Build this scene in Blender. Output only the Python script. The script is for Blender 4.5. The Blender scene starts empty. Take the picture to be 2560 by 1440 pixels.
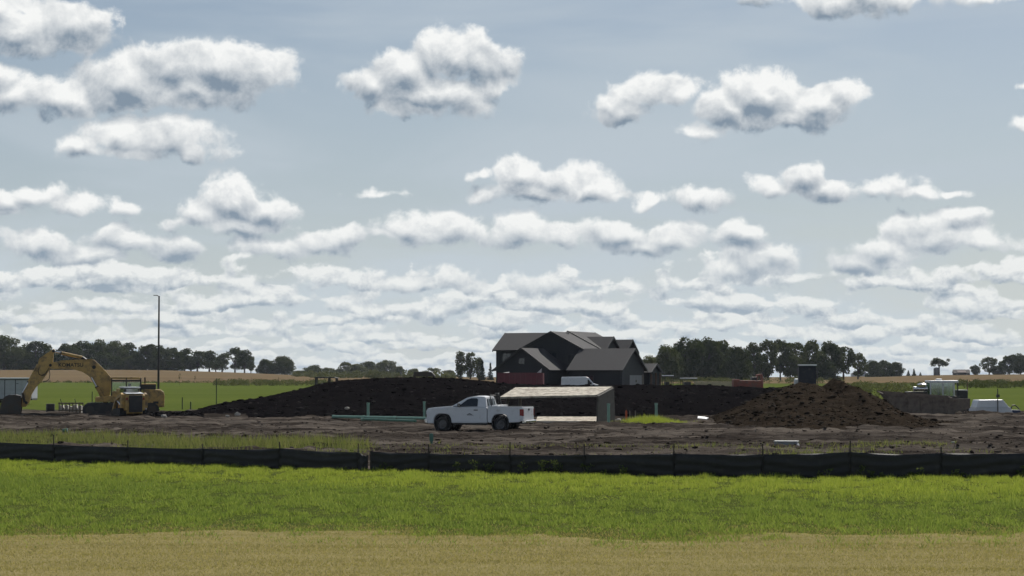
import bpy, bmesh, math, random
import numpy as np
from mathutils import Vector, Matrix, Euler
R = math.radians
scene = bpy.context.scene
COL = scene.collection
rng = np.random.default_rng(7)
random.seed(7)

# ---------------------------------------------------------------- camera
F = 4950.0                      # focal length in pixels of the 2560 px wide photograph
HZ = 935.0                      # pixel row of the true horizon
CAMZ = 3.0
TH = math.atan((HZ - 720.0) / F)
cam_d = bpy.data.cameras.new('camera')
cam_d.sensor_width = 36.0
cam_d.lens = 36.0 * F / 2560.0
cam_d.clip_start = 0.5
cam_d.clip_end = 30000.0
cam = bpy.data.objects.new('camera', cam_d)
COL.objects.link(cam)
cam.location = (0, 0, CAMZ)
cam.rotation_euler = (math.pi / 2 + TH, 0, 0)
scene.camera = cam

# ---------------------------------------------------------------- light, exposure
SUN_AZ, SUN_EL = 24.0, 44.0     # degrees to the right of the view direction, above the horizon
vs = scene.view_settings
vs.view_transform = 'Standard'; vs.look = 'None'; vs.exposure = 0.0; vs.gamma = 1.0
vs.use_curve_mapping = False
scene.cycles.use_denoising = True
sun_d = bpy.data.lights.new('sun', 'SUN')
sun_d.energy = 5.0; sun_d.angle = R(0.55); sun_d.color = (1.0, 0.95, 0.87)
sun = bpy.data.objects.new('sun', sun_d); COL.objects.link(sun)
sdir = Vector((math.sin(R(SUN_AZ)) * math.cos(R(SUN_EL)), math.cos(R(SUN_AZ)) * math.cos(R(SUN_EL)), math.sin(R(SUN_EL))))
sun.rotation_euler = sdir.to_track_quat('Z', 'Y').to_euler()
sun.location = (60, 60, 120)

# ---------------------------------------------------------------- node helpers
class NT:
    """small wrapper that builds math node chains"""
    def __init__(s, tree):
        s.t = tree; s.n = tree.nodes; s.l = tree.links
    def put(s, sock, v):
        if isinstance(v, bpy.types.NodeSocket): s.l.new(v, sock)
        elif v is not None: sock.default_value = v
    def node(s, typ, **kw):
        nd = s.n.new(typ)
        for k, v in kw.items(): setattr(nd, k, v)
        return nd
    def m(s, op, a, b=None, c=None, clamp=False):
        nd = s.n.new('ShaderNodeMath'); nd.operation = op; nd.use_clamp = clamp
        for i, v in enumerate((a, b, c)): s.put(nd.inputs[i], v)
        return nd.outputs[0]
    def v(s, op, a, b=None, c=None):
        nd = s.n.new('ShaderNodeVectorMath'); nd.operation = op
        for i, v in enumerate((a, b, c)):
            if v is not None: s.put(nd.inputs[i], v)
        return nd.outputs['Value'] if op in ('LENGTH', 'DOT_PRODUCT', 'DISTANCE') else nd.outputs[0]
    def xyz(s, x, y, z=0.0):
        nd = s.n.new('ShaderNodeCombineXYZ')
        for i, v in enumerate((x, y, z)): s.put(nd.inputs[i], v)
        return nd.outputs[0]
    def sep(s, vec):
        nd = s.n.new('ShaderNodeSeparateXYZ'); s.put(nd.inputs[0], vec); return nd.outputs
    def noise(s, vec, scale, detail=4.0, rough=0.5, dist=0.0, lac=2.0, color=False):
        nd = s.n.new('ShaderNodeTexNoise'); nd.noise_dimensions = '3D'
        s.put(nd.inputs['Vector'], vec)
        nd.inputs['Scale'].default_value = scale; nd.inputs['Detail'].default_value = detail
        nd.inputs['Roughness'].default_value = rough; nd.inputs['Distortion'].default_value = dist
        nd.inputs['Lacunarity'].default_value = lac
        return nd.outputs['Color' if color else 'Fac']
    def voro(s, vec, scale, feature='F1', detail=0.0, rough=0.5, out='Distance', rand=1.0):
        nd = s.n.new('ShaderNodeTexVoronoi'); nd.feature = feature
        s.put(nd.inputs['Vector'], vec)
        nd.inputs['Scale'].default_value = scale
        nd.inputs['Detail'].default_value = detail; nd.inputs['Roughness'].default_value = rough
        nd.inputs['Randomness'].default_value = rand
        return nd.outputs[out]
    def mr(s, v, a, b, c=0.0, d=1.0, smooth=False):
        nd = s.n.new('ShaderNodeMapRange'); nd.clamp = True
        nd.interpolation_type = 'SMOOTHSTEP' if smooth else 'LINEAR'
        s.put(nd.inputs[0], v)
        for i, x in enumerate((a, b, c, d)): s.put(nd.inputs[i + 1], x)
        return nd.outputs[0]
    def mix(s, f, a, b, mode='MIX'):
        nd = s.n.new('ShaderNodeMix'); nd.data_type = 'RGBA'; nd.blend_type = mode; nd.clamp_factor = True
        s.put(nd.inputs[0], f)
        for i, c in ((6, a), (7, b)):
            if isinstance(c, bpy.types.NodeSocket): s.l.new(c, nd.inputs[i])
            else: nd.inputs[i].default_value = (c[0], c[1], c[2], 1.0)
        return nd.outputs[2]
    def ramp(s, fac, stops):
        nd = s.n.new('ShaderNodeValToRGB'); s.put(nd.inputs[0], fac)
        cr = nd.color_ramp
        while len(cr.elements) < len(stops): cr.elements.new(0.5)
        for e, (p, c) in zip(cr.elements, stops):
            e.position = p; e.color = (c[0], c[1], c[2], 1.0)
        return nd.outputs[0]

# ---------------------------------------------------------------- world: clear sky + cumulus
# cumulus clouds: groups of puffs, each (azimuth, elevation, half width, half height) in units of 100 photo pixels = 1.157 degrees
PUFFS = [
 (60,95,130,70),(180,85,125,72),(80,135,140,30),(20,50,60,50),(260,70,62,42),
 (60,260,115,50),(150,270,80,38),(20,220,60,42),(190,262,48,28),
 (330,215,95,68),(450,182,115,70),(560,185,115,66),(660,190,88,52),(480,228,225,55),(290,245,62,38),
 (210,370,65,26),(310,345,92,48),(430,350,95,52),(330,385,165,26),(470,385,45,28),
 (1130,150,115,68),(1200,150,88,68),(1020,190,95,62),(930,220,75,42),(1080,235,165,52),(1050,272,120,24),(1240,215,48,30),
 (1620,235,85,40),(1560,265,75,34),(1690,245,42,30),(1520,290,52,18),
 (1920,250,95,60),(1830,280,95,44),(2030,270,115,48),(2120,250,48,40),(1760,330,80,28),(1950,300,180,32),(1935,212,36,28),
 (2080,20,62,30),(2250,8,165,38),(2430,20,84,24),(1900,5,62,20),
 (2548,240,35,14),(2545,340,52,22),
 (1300,440,72,46),(1390,450,95,42),(1340,478,135,32),(1480,470,62,26),(1215,490,42,17),(1205,435,42,14),(1530,480,28,13),
 (935,482,60,17),
 (1630,507,58,22),(1755,495,74,30),
 (1935,475,62,32),(2010,455,62,38),(2060,480,95,30),(2180,480,88,34),(2270,500,74,16),(2370,496,26,10),
 (590,510,92,52),(510,535,84,40),(660,525,78,44),(450,560,64,24),(600,563,140,24),(598,478,22,20),
 (120,500,74,30),(50,520,74,32),(200,520,74,24),(320,530,48,22),(40,548,74,14),
 (1020,570,92,34),(1140,568,84,36),(1300,575,95,38),(1400,580,74,30),(970,590,64,20),
 (1550,590,82,36),(1680,595,78,38),(1600,615,120,26),
 (1860,590,74,26),(1900,650,88,44),(1940,640,44,32),(1830,668,76,26),
 (2320,595,95,40),(2200,630,95,30),(2440,610,84,24),(2380,550,52,14),
 (800,600,84,28),(700,615,95,30),(860,592,62,26),
 (120,612,125,34),(330,602,125,32),(450,620,74,27),(220,640,115,26),
 (1120,690,74,34),(1030,708,64,22),(1170,715,42,18),(1370,712,80,30),(2130,665,62,27),(2220,660,42,18),
]
world = bpy.data.worlds.new('World'); scene.world = world; world.use_nodes = True
wt = NT(world.node_tree); wt.n.clear()
tc = wt.node('ShaderNodeTexCoord').outputs['Generated']
dx, dy, dz = wt.sep(tc)[:3]
K = F / 100.0
azm = wt.m('MULTIPLY', wt.m('ARCTAN2', dx, dy), K)
elv = wt.m('MULTIPLY', wt.m('ARCSINE', dz), K)


def turbulence(P):
    """fine turbulence that frays the edges"""
    nA = wt.noise(P, 0.62, 7.5, 0.62, 0.2)
    return wt.m('MULTIPLY_ADD', wt.m('SUBTRACT', nA, 0.5), 3.4, 0.06)
def broad(P):
    """billows that catch the light"""
    nL = wt.noise(P, 0.8, 7.0, 0.62, 0.2)
    return wt.m('MULTIPLY', wt.m('SUBTRACT', nL, 0.5), 2.6)

pg = bpy.data.node_groups.new('cloud_puff', 'ShaderNodeTree')
for nm, ty in (('P', 'NodeSocketVector'), ('A', 'NodeSocketVector'), ('B', 'NodeSocketVector'), ('K', 'NodeSocketFloat'), ('Run', 'NodeSocketFloat')):
    pg.interface.new_socket(nm, in_out='INPUT', socket_type=ty)
pg.interface.new_socket('Out', in_out='OUTPUT', socket_type='NodeSocketFloat')
gt = NT(pg); gi = gt.node('NodeGroupInput'); go_ = gt.node('NodeGroupOutput')
gq = gt.v('LENGTH', gt.v('MULTIPLY_ADD', gi.outputs[0], gi.outputs[1], gi.outputs[2]))
gf_ = gt.m('MULTIPLY_ADD', gq, gt.m('MULTIPLY', gi.outputs[3], -1.0), gi.outputs[3])
gt.l.new(gt.m('SMOOTH_MAX', gi.outputs[4], gf_, 0.15), go_.inputs[0])

def puff_field(P, puffs):
    """drawn-in cumulus at P = (azimuth, elevation): > 0 inside a cloud"""
    run = None
    for (cx, cy, rx, ry) in puffs:
        u, w = (cx - 1280) / 100, (HZ - cy) / 100
        a, b = 100 / (rx * 1.22), 100 / (ry * 1.22)
        nd = wt.node('ShaderNodeGroup'); nd.node_tree = pg
        wt.l.new(P, nd.inputs[0])
        nd.inputs[1].default_value = (a, b, 0.0); nd.inputs[2].default_value = (-u * a, -w * b, 0.0)
        nd.inputs[3].default_value = math.sqrt(ry / 34.0)
        if run is None: nd.inputs[4].default_value = -3.0
        else: wt.l.new(run, nd.inputs[4])
        run = nd.outputs[0]
    return wt.m('ADD', run, 0.0)

P0 = wt.xyz(azm, elv, 0.0)
warp = wt.v('MULTIPLY', wt.v('SUBTRACT', wt.noise(P0, 0.9, 2.0, 0.5, color=True), (0.5, 0.5, 0.5)), (0.85, 0.7, 0.0))
step = wt.mr(elv, 0.3, 5.0, 0.13, 0.30)
P1 = wt.xyz(wt.m('MULTIPLY_ADD', step, 0.25, azm), wt.m('ADD', elv, step), 0.0)   # a little way towards the sun
W0, W1 = wt.v('ADD', P0, warp), wt.v('ADD', P1, warp)
far = wt.mr(elv, 0.2, 4.4, 1.0, 0.0)
shade_c = wt.mix(far, (0.23, 0.295, 0.37), (0.385, 0.465, 0.55))
light_c = wt.mix(far, (0.92, 0.93, 0.92), (0.76, 0.79, 0.78))
sky = wt.node('ShaderNodeTexSky', sky_type='NISHITA')
sky.sun_disc = False
sky.sun_elevation = R(SUN_EL); sky.sun_rotation = R(SUN_AZ)
sky.air_density = 1.0; sky.dust_density = 1.0; sky.ozone_density = 1.5; sky.altitude = 300
SKY_STRENGTH = 0.06
sky_c = wt.v('SCALE', sky.outputs[0]); sky_c.node.inputs['Scale'].default_value = SKY_STRENGTH
veilv = wt.xyz(wt.m('MULTIPLY', azm, 0.10), wt.m('MULTIPLY', elv, 0.42), 9.0)
veil = wt.mr(wt.noise(veilv, 1.0, 4.0, 0.55, 0.6), 0.38, 0.70, 0.0, 0.45, True)
veil = wt.m('ADD', veil, wt.m('MULTIPLY', wt.mr(elv, -1.0, 9.0, 0.94, 0.20), wt.mr(elv, 9.0, 30.0, 1.0, 0.3)), clamp=True)      # thin high cloud and moisture, thickest to the horizon
sky_v = wt.mix(veil, sky_c, wt.mix(far, (0.50, 0.57, 0.63), (0.60, 0.665, 0.695)))

def shade(f0, body_dif, low_dif, soft, g1=0.86, g2=0.60, depth=0.24, base=0.66):
    """cover and colour of a cloud from its field and what lies between it and the sun"""
    lit = wt.m('MULTIPLY_ADD', body_dif, g1, wt.m('MULTIPLY_ADD', low_dif, g2, base))
    lit = wt.m('MULTIPLY_ADD', wt.mr(f0, 0.15, 1.1), -depth, lit)
    lit = wt.mr(lit, 0.02, 1.02, 0.0, 1.0)
    return wt.mr(f0, 0.0, soft, 0.0, 1.0, True), wt.mix(lit, shade_c, light_c)

ROWS = [(0.10, 0.26, 0.55), (0.36, 0.30, 0.7), (0.64, 0.34, 0.85), (0.95, 0.40, 1.0), (1.32, 0.46, 1.2), (1.75, 0.54, 1.45), (2.25, 0.62, 1.7)]
def rows(base, t0, b0, b1):
    """ranks of cumulus receding to the horizon, farthest first"""
    wob = wt.m('SUBTRACT', wt.noise(P0, 0.45, 1.0, 0.5), 0.5)
    ldif = wt.m('SUBTRACT', b0, b1)
    out = base
    for i, (vi, h, w) in enumerate(ROWS):
        fs = []
        for P in (P0, P1):
            x, y, _ = wt.sep(P)[:3]
            n = wt.noise(wt.v('MULTIPLY_ADD', P, (1 / w, 0.8 / h, 0.0), (0.0, 0.0, 3.7 * i + 1.3)), 1.0, 2.0, 0.5)
            t = wt.m('MULTIPLY_ADD', wob, 2.2 * (1 if i % 2 else -1), wt.m('MULTIPLY_ADD', y, 1 / h, -vi / h))
            prof = wt.m('MINIMUM', wt.m('MULTIPLY', t, 1.6), wt.m('MULTIPLY', t, -0.8))
            fs.append(wt.m('ADD', wt.m('MULTIPLY_ADD', wt.m('SUBTRACT', n, 0.5), 2.9, 0.56), prof))
        f = wt.m('MULTIPLY_ADD', t0, 0.58, fs[0])
        a, c = shade(f, wt.m('SUBTRACT', fs[0], fs[1]), ldif, 0.36, 0.85, 0.80, 0.14, 0.66)
        out = wt.mix(wt.m('MULTIPLY', a, 0.94), out, c)
    return out

def background(col):
    nd = wt.node('ShaderNodeBackground'); wt.put(nd.inputs[0], col); return nd.outputs[0]
def choose(fac, a, b):
    nd = wt.node('ShaderNodeMixShader'); wt.l.new(fac, nd.inputs[0]); wt.l.new(a, nd.inputs[1]); wt.l.new(b, nd.inputs[2]); return nd.outputs[0]
def inside_tile(u0, u1, v0, v1):
    out = []
    for p in PUFFS:
        u, w = (p[0] - 1280) / 100, (HZ - p[1]) / 100
        mx, my = p[2] / 100 * 1.8 + 0.25, p[3] / 100 * 1.8 + 0.25
        if u + mx > u0 and u - mx < u1 and w + my > v0 and w - my < v1: out.append(p)
    return out
US = [-14.6, -8.6, -3.2, 2.4, 7.8, 14.6]
def strip(v0, v1, base, t0, b0, b1):
    sh = None
    for u0, u1 in zip(US[:-1], US[1:]):
        pf = inside_tile(u0, u1, v0, v1)
        r0, r1 = puff_field(W0, pf), puff_field(W1, pf)
        a, c = shade(wt.m('MULTIPLY_ADD', t0, 0.92, r0), wt.m('SUBTRACT', r0, r1), wt.m('SUBTRACT', b0, b1), 0.46)
        b = background(wt.mix(a, base, c))
        sh = b if sh is None else choose(wt.m('GREATER_THAN', azm, u0), sh, b)
    return sh
VS = 4.3
# high in the sky: the drawn-in clouds, and elsewhere overhead scattered cumulus of the same kind
tA, bA0, bA1 = turbulence(P0), broad(P0), broad(P1)
G0, G1 = [wt.v('MULTIPLY', q, (0.35, 0.55, 1.0)) for q in (P0, P1)]
gb0, gb1 = broad(G0), broad(G1)
gf = wt.m('MULTIPLY_ADD', turbulence(G0), 0.6, wt.mr(elv, 11.0, 16.0, -1.1, -0.60))
ga, gc = shade(gf, 0.0, wt.m('SUBTRACT', gb0, gb1), 0.45)
ins = wt.m('MULTIPLY', wt.m('LESS_THAN', wt.m('ABSOLUTE', azm), 14.6), wt.m('LESS_THAN', elv, 10.8))
high = choose(ins, background(wt.mix(ga, sky_v, gc)), strip(VS, 10.8, sky_v, tA, bA0, bA1))
# low in the sky: ranks of clouds all round, with the drawn-in ones before them
Q0, Q1 = [wt.v('MULTIPLY', q, (2.0, 2.4, 1.0)) for q in (P0, P1)]
low_c = rows(sky_v, turbulence(Q0), broad(Q0), broad(Q1))
tC, bC0, bC1 = turbulence(P0), broad(P0), broad(P1)
insl = wt.m('LESS_THAN', wt.m('ABSOLUTE', azm), 14.6)
low = choose(insl, background(low_c), strip(-0.5, VS, low_c, tC, bC0, bC1))
wo = wt.node('ShaderNodeOutputWorld'); wt.l.new(choose(wt.m('GREATER_THAN', elv, VS), low, high), wo.inputs[0])
world.cycles.sampling_method = 'MANUAL'; world.cycles.sample_map_resolution = 512

# ---------------------------------------------------------------- helpers: places in the world
def depth_of(py):               # distance to flat ground seen at photo row py
    return CAMZ * F / (py - HZ)
def wx(px, D):                  # world x of photo column px at distance D
    return (px - 1280.0) / F * D
def wz(py, D):                  # world height of photo row py at distance D
    return CAMZ - (py - HZ) / F * D
def gp(px, py, z=0.0):
    D = depth_of(py); return Vector((wx(px, D), D, z))

# ---------------------------------------------------------------- helpers: objects
def tag(o, label=None, cat=None, group=None, kind=None):
    if label: o['label'] = label
    if cat: o['category'] = cat
    if group: o['group'] = group
    if kind: o['kind'] = kind
    return o
def thing(name, label, cat, loc=(0, 0, 0), rz=0.0, group=None):
    o = bpy.data.objects.new(name, None); COL.objects.link(o)
    o.empty_display_size = 0.3
    o.location = loc; o.rotation_euler = (0, 0, rz)
    return tag(o, label, cat, group)
def copy_tree(o, parent=None):
    c = o.copy(); COL.objects.link(c)
    c.parent = parent
    for ch in list(o.children): copy_tree(ch, c)
    return c

class MB:
    """collects boxes, tubes and prisms and links them as one mesh object"""
    def __init__(s): s.v = []; s.f = []
    def add(s, vs, fs):
        b = len(s.v); s.v += [tuple(p) for p in vs]; s.f += [tuple(i + b for i in f) for f in fs]; return s
    def box(s, c, d, rot=None):
        x, y, z = d[0] / 2, d[1] / 2, d[2] / 2
        vs = [Vector(p) for p in ((-x, -y, -z), (x, -y, -z), (x, y, -z), (-x, y, -z), (-x, -y, z), (x, -y, z), (x, y, z), (-x, y, z))]
        if rot is not None:
            m = Euler(rot).to_matrix(); vs = [m @ p for p in vs]
        cc = Vector(c)
        return s.add([p + cc for p in vs], [(0, 3, 2, 1), (4, 5, 6, 7), (0, 1, 5, 4), (1, 2, 6, 5), (2, 3, 7, 6), (3, 0, 4, 7)])
    def b2(s, x0, x1, y0, y1, z0, z1):
        return s.box(((x0 + x1) / 2, (y0 + y1) / 2, (z0 + z1) / 2), (abs(x1 - x0), abs(y1 - y0), abs(z1 - z0)))
    def prism(s, poly, y0, y1, ch=0.0, plane='xz'):
        """polygon of (x, z) extruded from y0 to y1; ch chamfers both rims"""
        n = len(poly)
        def P(p, y): return (p[0], y, p[1]) if plane == 'xz' else ((y, p[0], p[1]) if plane == 'yz' else (p[0], p[1], y))
        if ch <= 0:
            vs = [P(p, y0) for p in poly] + [P(p, y1) for p in poly]
            fs = [tuple(range(n)), tuple(range(2 * n - 1, n - 1, -1))]
            fs += [(i, n + i, n + (i + 1) % n, (i + 1) % n) for i in range(n)]
            return s.add(vs, fs)
        cx = sum(p[0] for p in poly) / n; cz = sum(p[1] for p in poly) / n
        def inset(p):
            dx, dz = cx - p[0], cz - p[1]; L = math.hypot(dx, dz) or 1
            return (p[0] + dx / L * ch, p[1] + dz / L * ch)
        ins = [inset(p) for p in poly]
        sg = 1 if y1 > y0 else -1
        rings = [[P(p, y0) for p in ins], [P(p, y0 + sg * ch) for p in poly], [P(p, y1 - sg * ch) for p in poly], [P(p, y1) for p in ins]]
        vs = [p for r in rings for p in r]
        fs = [tuple(range(n)), tuple(range(4 * n - 1, 3 * n - 1, -1))]
        for k in range(3):
            fs += [(k * n + i, (k + 1) * n + i, (k + 1) * n + (i + 1) % n, k * n + (i + 1) % n) for i in range(n)]
        return s.add(vs, fs)
    def tube(s, p0, p1, r0, r1=None, seg=10, caps=True):
        r1 = r0 if r1 is None else r1
        p0, p1 = Vector(p0), Vector(p1); d = (p1 - p0)
        if d.length < 1e-6: return s
        q = d.to_track_quat('Z', 'Y')
        vs = []
        for p, r in ((p0, r0), (p1, r1)):
            for i in range(seg):
                a = 2 * math.pi * i / seg
                vs.append(p + q @ Vector((math.cos(a) * r, math.sin(a) * r, 0)))
        fs = [(i, (i + 1) % seg, seg + (i + 1) % seg, seg + i) for i in range(seg)]
        if caps: fs += [tuple(range(seg - 1, -1, -1)), tuple(range(seg, 2 * seg))]
        return s.add(vs, fs)
    def path(s, pts, r, seg=8):
        for a, b in zip(pts[:-1], pts[1:]): s.tube(a, b, r, seg=seg)
        return s
    def lathe(s, prof, c, axis='y', seg=24):
        """profile of (radius, offset along axis) turned round an axis through c"""
        c = Vector(c); n = len(prof); vs = []
        for i in range(seg):
            a = 2 * math.pi * i / seg; ca, sa = math.cos(a), math.sin(a)
            for r, h in prof:
                vs.append(c + (Vector((ca * r, h, sa * r)) if axis == 'y' else Vector((ca * r, sa * r, h)) if axis == 'z' else Vector((h, ca * r, sa * r))))
        fs = []
        for i in range(seg):
            j = (i + 1) % seg
            for k in range(n - 1): fs.append((i * n + k, j * n + k, j * n + k + 1, i * n + k + 1))
        return s.add(vs, fs)
    def quad(s, a, b, c, d): return s.add([a, b, c, d], [(0, 1, 2, 3)])
    def plate(s, pts, t):
        """thick plate: planar polygon pts pushed along its normal by t"""
        p = [Vector(q) for q in pts]; n = (p[1] - p[0]).cross(p[2] - p[0]).normalized() * t; k = len(p)
        return s.add(p + [q + n for q in p], [tuple(range(k - 1, -1, -1)), tuple(range(k, 2 * k))] + [(i, (i + 1) % k, k + (i + 1) % k, k + i) for i in range(k)])
    def build(s, name, mat, parent=None, bevel=0.0, smooth=False, loc=None, kind=None, seg=2):
        me = bpy.data.meshes.new(name); me.from_pydata(s.v, [], s.f); me.validate()
        bm = bmesh.new(); bm.from_mesh(me); bmesh.ops.recalc_face_normals(bm, faces=bm.faces); bm.to_mesh(me); bm.free()
        me.materials.append(mat)
        o = bpy.data.objects.new(name, me); COL.objects.link(o)
        if parent is not None: o.parent = parent
        if loc is not None: o.location = loc
        if bevel > 0:
            b = o.modifiers.new('bevel', 'BEVEL'); b.width = bevel; b.segments = seg; b.limit_method = 'ANGLE'; b.angle_limit = R(35)
        if smooth:
            for p in me.polygons: p.use_smooth = True
            try: me.set_sharp_from_angle(angle=R(40))
            except Exception: pass
        if kind: o['kind'] = kind
        return o

def np_mesh(name, V, T, mat, parent=None, smooth=False, kind=None, quads=False):
    """mesh from numpy vertices and triangles (or quads)"""
    k = 4 if quads else 3
    me = bpy.data.meshes.new(name)
    V = np.ascontiguousarray(V, dtype=np.float32); T = np.ascontiguousarray(T, dtype=np.int32)
    me.vertices.add(len(V)); me.vertices.foreach_set('co', V.ravel())
    me.loops.add(T.size); me.loops.foreach_set('vertex_index', T.ravel())
    me.polygons.add(len(T)); me.polygons.foreach_set('loop_start', np.arange(0, T.size, k, dtype=np.int32))
    me.polygons.foreach_set('loop_total', np.full(len(T), k, dtype=np.int32))
    if smooth: me.polygons.foreach_set('use_smooth', np.ones(len(T), dtype=bool))
    me.update(calc_edges=True); me.materials.append(mat)
    o = bpy.data.objects.new(name, me); COL.objects.link(o)
    if parent is not None: o.parent = parent
    if kind: o['kind'] = kind
    return o

# value noise in numpy (for terrain shape)
_perm = rng.random((257, 257))
def vnoise(x, y, seed=0):
    x = np.asarray(x, float) + seed * 17.31; y = np.asarray(y, float) + seed * 41.77
    xi = np.floor(x).astype(int); yi = np.floor(y).astype(int); fx = x - xi; fy = y - yi
    fx = fx * fx * (3 - 2 * fx); fy = fy * fy * (3 - 2 * fy)
    g = lambda a, b: _perm[a % 257, b % 257]
    return (g(xi, yi) * (1 - fx) + g(xi + 1, yi) * fx) * (1 - fy) + (g(xi, yi + 1) * (1 - fx) + g(xi + 1, yi + 1) * fx) * fy
def fbm(x, y, oct=4, seed=0, gain=0.5):
    t = 0; a = 1; n = 0
    for i in range(oct):
        t = t + a * vnoise(x * 2 ** i, y * 2 ** i, seed + i); n += a; a *= gain
    return t / n
def smooth(a, b, x):
    t = np.clip((x - a) / (b - a), 0, 1); return t * t * (3 - 2 * t)

# ---------------------------------------------------------------- materials
def pmat(name, col, rough=0.6, metal=0.0, var=0.12, vscale=3.0, dirt=0.0, dirt_col=(0.06, 0.05, 0.04), bump=0.0, bscale=40.0, spec=0.5, dirt_h=1.0, dscale=2.5):
    """painted or raw surface with uneven colour, and dirt that clings in patches (more near the ground of its thing)"""
    m = bpy.data.materials.new(name); m.use_nodes = True; t = NT(m.node_tree)
    bs = m.node_tree.nodes['Principled BSDF']
    ob = t.node('ShaderNodeTexCoord').outputs['Object']
    n = t.noise(ob, vscale, 5.0, 0.6)
    c = t.mix(t.mr(n, 0.3, 0.7), [x * (1 - var) for x in col], [min(1, x * (1 + var)) for x in col])
    if dirt > 0:
        d = t.noise(ob, dscale, 6.0, 0.65)
        f = t.mr(d, 0.62 - dirt * 0.35, 0.80 - dirt * 0.2, 0.0, 0.9, True)
        c = t.mix(f, c, dirt_col)
    t.l.new(c, bs.inputs['Base Color'])
    rr = t.mr(n, 0.2, 0.8, max(0.02, rough - 0.08), min(1, rough + 0.1)); t.l.new(rr, bs.inputs['Roughness'])
    bs.inputs['Metallic'].default_value = metal
    bs.inputs['Specular IOR Level'].default_value = spec
    if bump > 0:
        b = t.node('ShaderNodeBump'); b.inputs['Strength'].default_value = bump; b.inputs['Distance'].default_value = 0.02
        t.l.new(t.noise(ob, bscale, 4.0, 0.6), b.inputs['Height']); t.l.new(b.outputs[0], bs.inputs['Normal'])
    return m
def glass_mat(name, tint=(0.02, 0.025, 0.03)):
    m = bpy.data.materials.new(name); m.use_nodes = True
    bs = m.node_tree.nodes['Principled BSDF']
    bs.inputs['Base Color'].default_value = (*tint, 1); bs.inputs['Roughness'].default_value = 0.04
    bs.inputs['Specular IOR Level'].default_value = 0.7
    return m
def clear_glass(name, tint=(0.80, 0.86, 0.87), a=0.90):
    m = bpy.data.materials.new(name); m.use_nodes = True; t = NT(m.node_tree)
    t.n.clear()
    tr = t.node('ShaderNodeBsdfTransparent'); tr.inputs[0].default_value = (*tint, 1)
    gl = t.node('ShaderNodeBsdfGlossy'); gl.inputs['Roughness'].default_value = 0.05
    mx = t.node('ShaderNodeMixShader'); mx.inputs[0].default_value = 1 - a
    t.l.new(tr.outputs[0], mx.inputs[1]); t.l.new(gl.outputs[0], mx.inputs[2])
    o = t.node('ShaderNodeOutputMaterial'); t.l.new(mx.outputs[0], o.inputs[0])
    return m
def leaf_mat(name, c1, c2, c3, scale=0.6, trans=0.45, rough=0.6, fine=14.0, stretch=None):
    """leaves and blades: diffuse plus light passing through, colour in clumps"""
    m = bpy.data.materials.new(name); m.use_nodes = True; t = NT(m.node_tree); t.n.clear()
    geo = t.node('ShaderNodeNewGeometry'); pos = geo.outputs['Position']
    n1 = t.noise(pos if stretch is None else t.v('MULTIPLY', pos, stretch), scale, 4.0, 0.6); n2 = t.noise(pos, fine, 2.0, 0.5)
    rnd = geo.outputs['Random Per Island']
    c = t.mix(t.mr(n1, 0.35, 0.65), c1, c2)
    c = t.mix(t.mr(t.m('ADD', t.m('MULTIPLY', rnd, 0.6), t.m('MULTIPLY', n2, 0.4)), 0.45, 0.85, 0.0, 0.8), c, c3)
    df = t.node('ShaderNodeBsdfDiffuse'); t.l.new(c, df.inputs[0])
    tl = t.node('ShaderNodeBsdfTranslucent')
    t.l.new(t.mix(1.0, c, (1.0, 0.95, 0.6), 'MULTIPLY'), tl.inputs[0])
    tl2 = t.mix(0.0, c, c)
    mx = t.node('ShaderNodeMixShader'); mx.inputs[0].default_value = trans
    t.l.new(df.outputs[0], mx.inputs[1]); t.l.new(tl.outputs[0], mx.inputs[2])
    gl = t.node('ShaderNodeBsdfGlossy'); gl.inputs['Roughness'].default_value = rough * 0.7
    mx2 = t.node('ShaderNodeMixShader'); mx2.inputs[0].default_value = 0.0
    t.l.new(mx.outputs[0], mx2.inputs[1]); t.l.new(gl.outputs[0], mx2.inputs[2])
    o = t.node('ShaderNodeOutputMaterial'); t.l.new(mx2.outputs[0], o.inputs[0])
    return m

YEL = pmat('machine_yellow', (0.48, 0.31, 0.10), 0.55, var=0.15, dirt=0.5, dirt_col=(0.15, 0.11, 0.07))
YEL2 = pmat('machine_yellow_dusty', (0.46, 0.29, 0.09), 0.6, var=0.15, dirt=0.55, dirt_col=(0.12, 0.09, 0.06))
BLK = pmat('black_paint', (0.018, 0.018, 0.02), 0.45, dirt=0.4, dirt_col=(0.05, 0.042, 0.035))
STEEL = pmat('dark_steel', (0.06, 0.055, 0.05), 0.55, metal=0.3, dirt=0.6, dirt_col=(0.07, 0.05, 0.035), bump=0.2)
CHROME = pmat('bright_steel', (0.6, 0.6, 0.6), 0.22, metal=1.0)
RUB = pmat('rubber', (0.016, 0.016, 0.017), 0.8, dirt=0.6, dirt_col=(0.06, 0.05, 0.042), bump=0.3)
WHT = pmat('white_paint', (0.66, 0.67, 0.69), 0.3, var=0.03, dirt=0.12, dirt_col=(0.42, 0.40, 0.37))
WHT2 = pmat('white_paint_worn', (0.58, 0.60, 0.61), 0.45, var=0.06, dirt=0.35, dirt_col=(0.34, 0.31, 0.28))
GLS = glass_mat('dark_glass')
CLR = clear_glass('clear_glass')
TEAL = clear_glass('tinted_glass', (0.50, 0.62, 0.64), 0.72)
REDL = pmat('red_lens', (0.25, 0.008, 0.01), 0.2, var=0.05)
LENS = pmat('clear_lens', (0.7, 0.72, 0.75), 0.1, var=0.02)
GREENP = pmat('green_pipe', (0.20, 0.34, 0.265), 0.4, var=0.08, dirt=0.2, dirt_col=(0.16, 0.15, 0.12))

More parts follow.
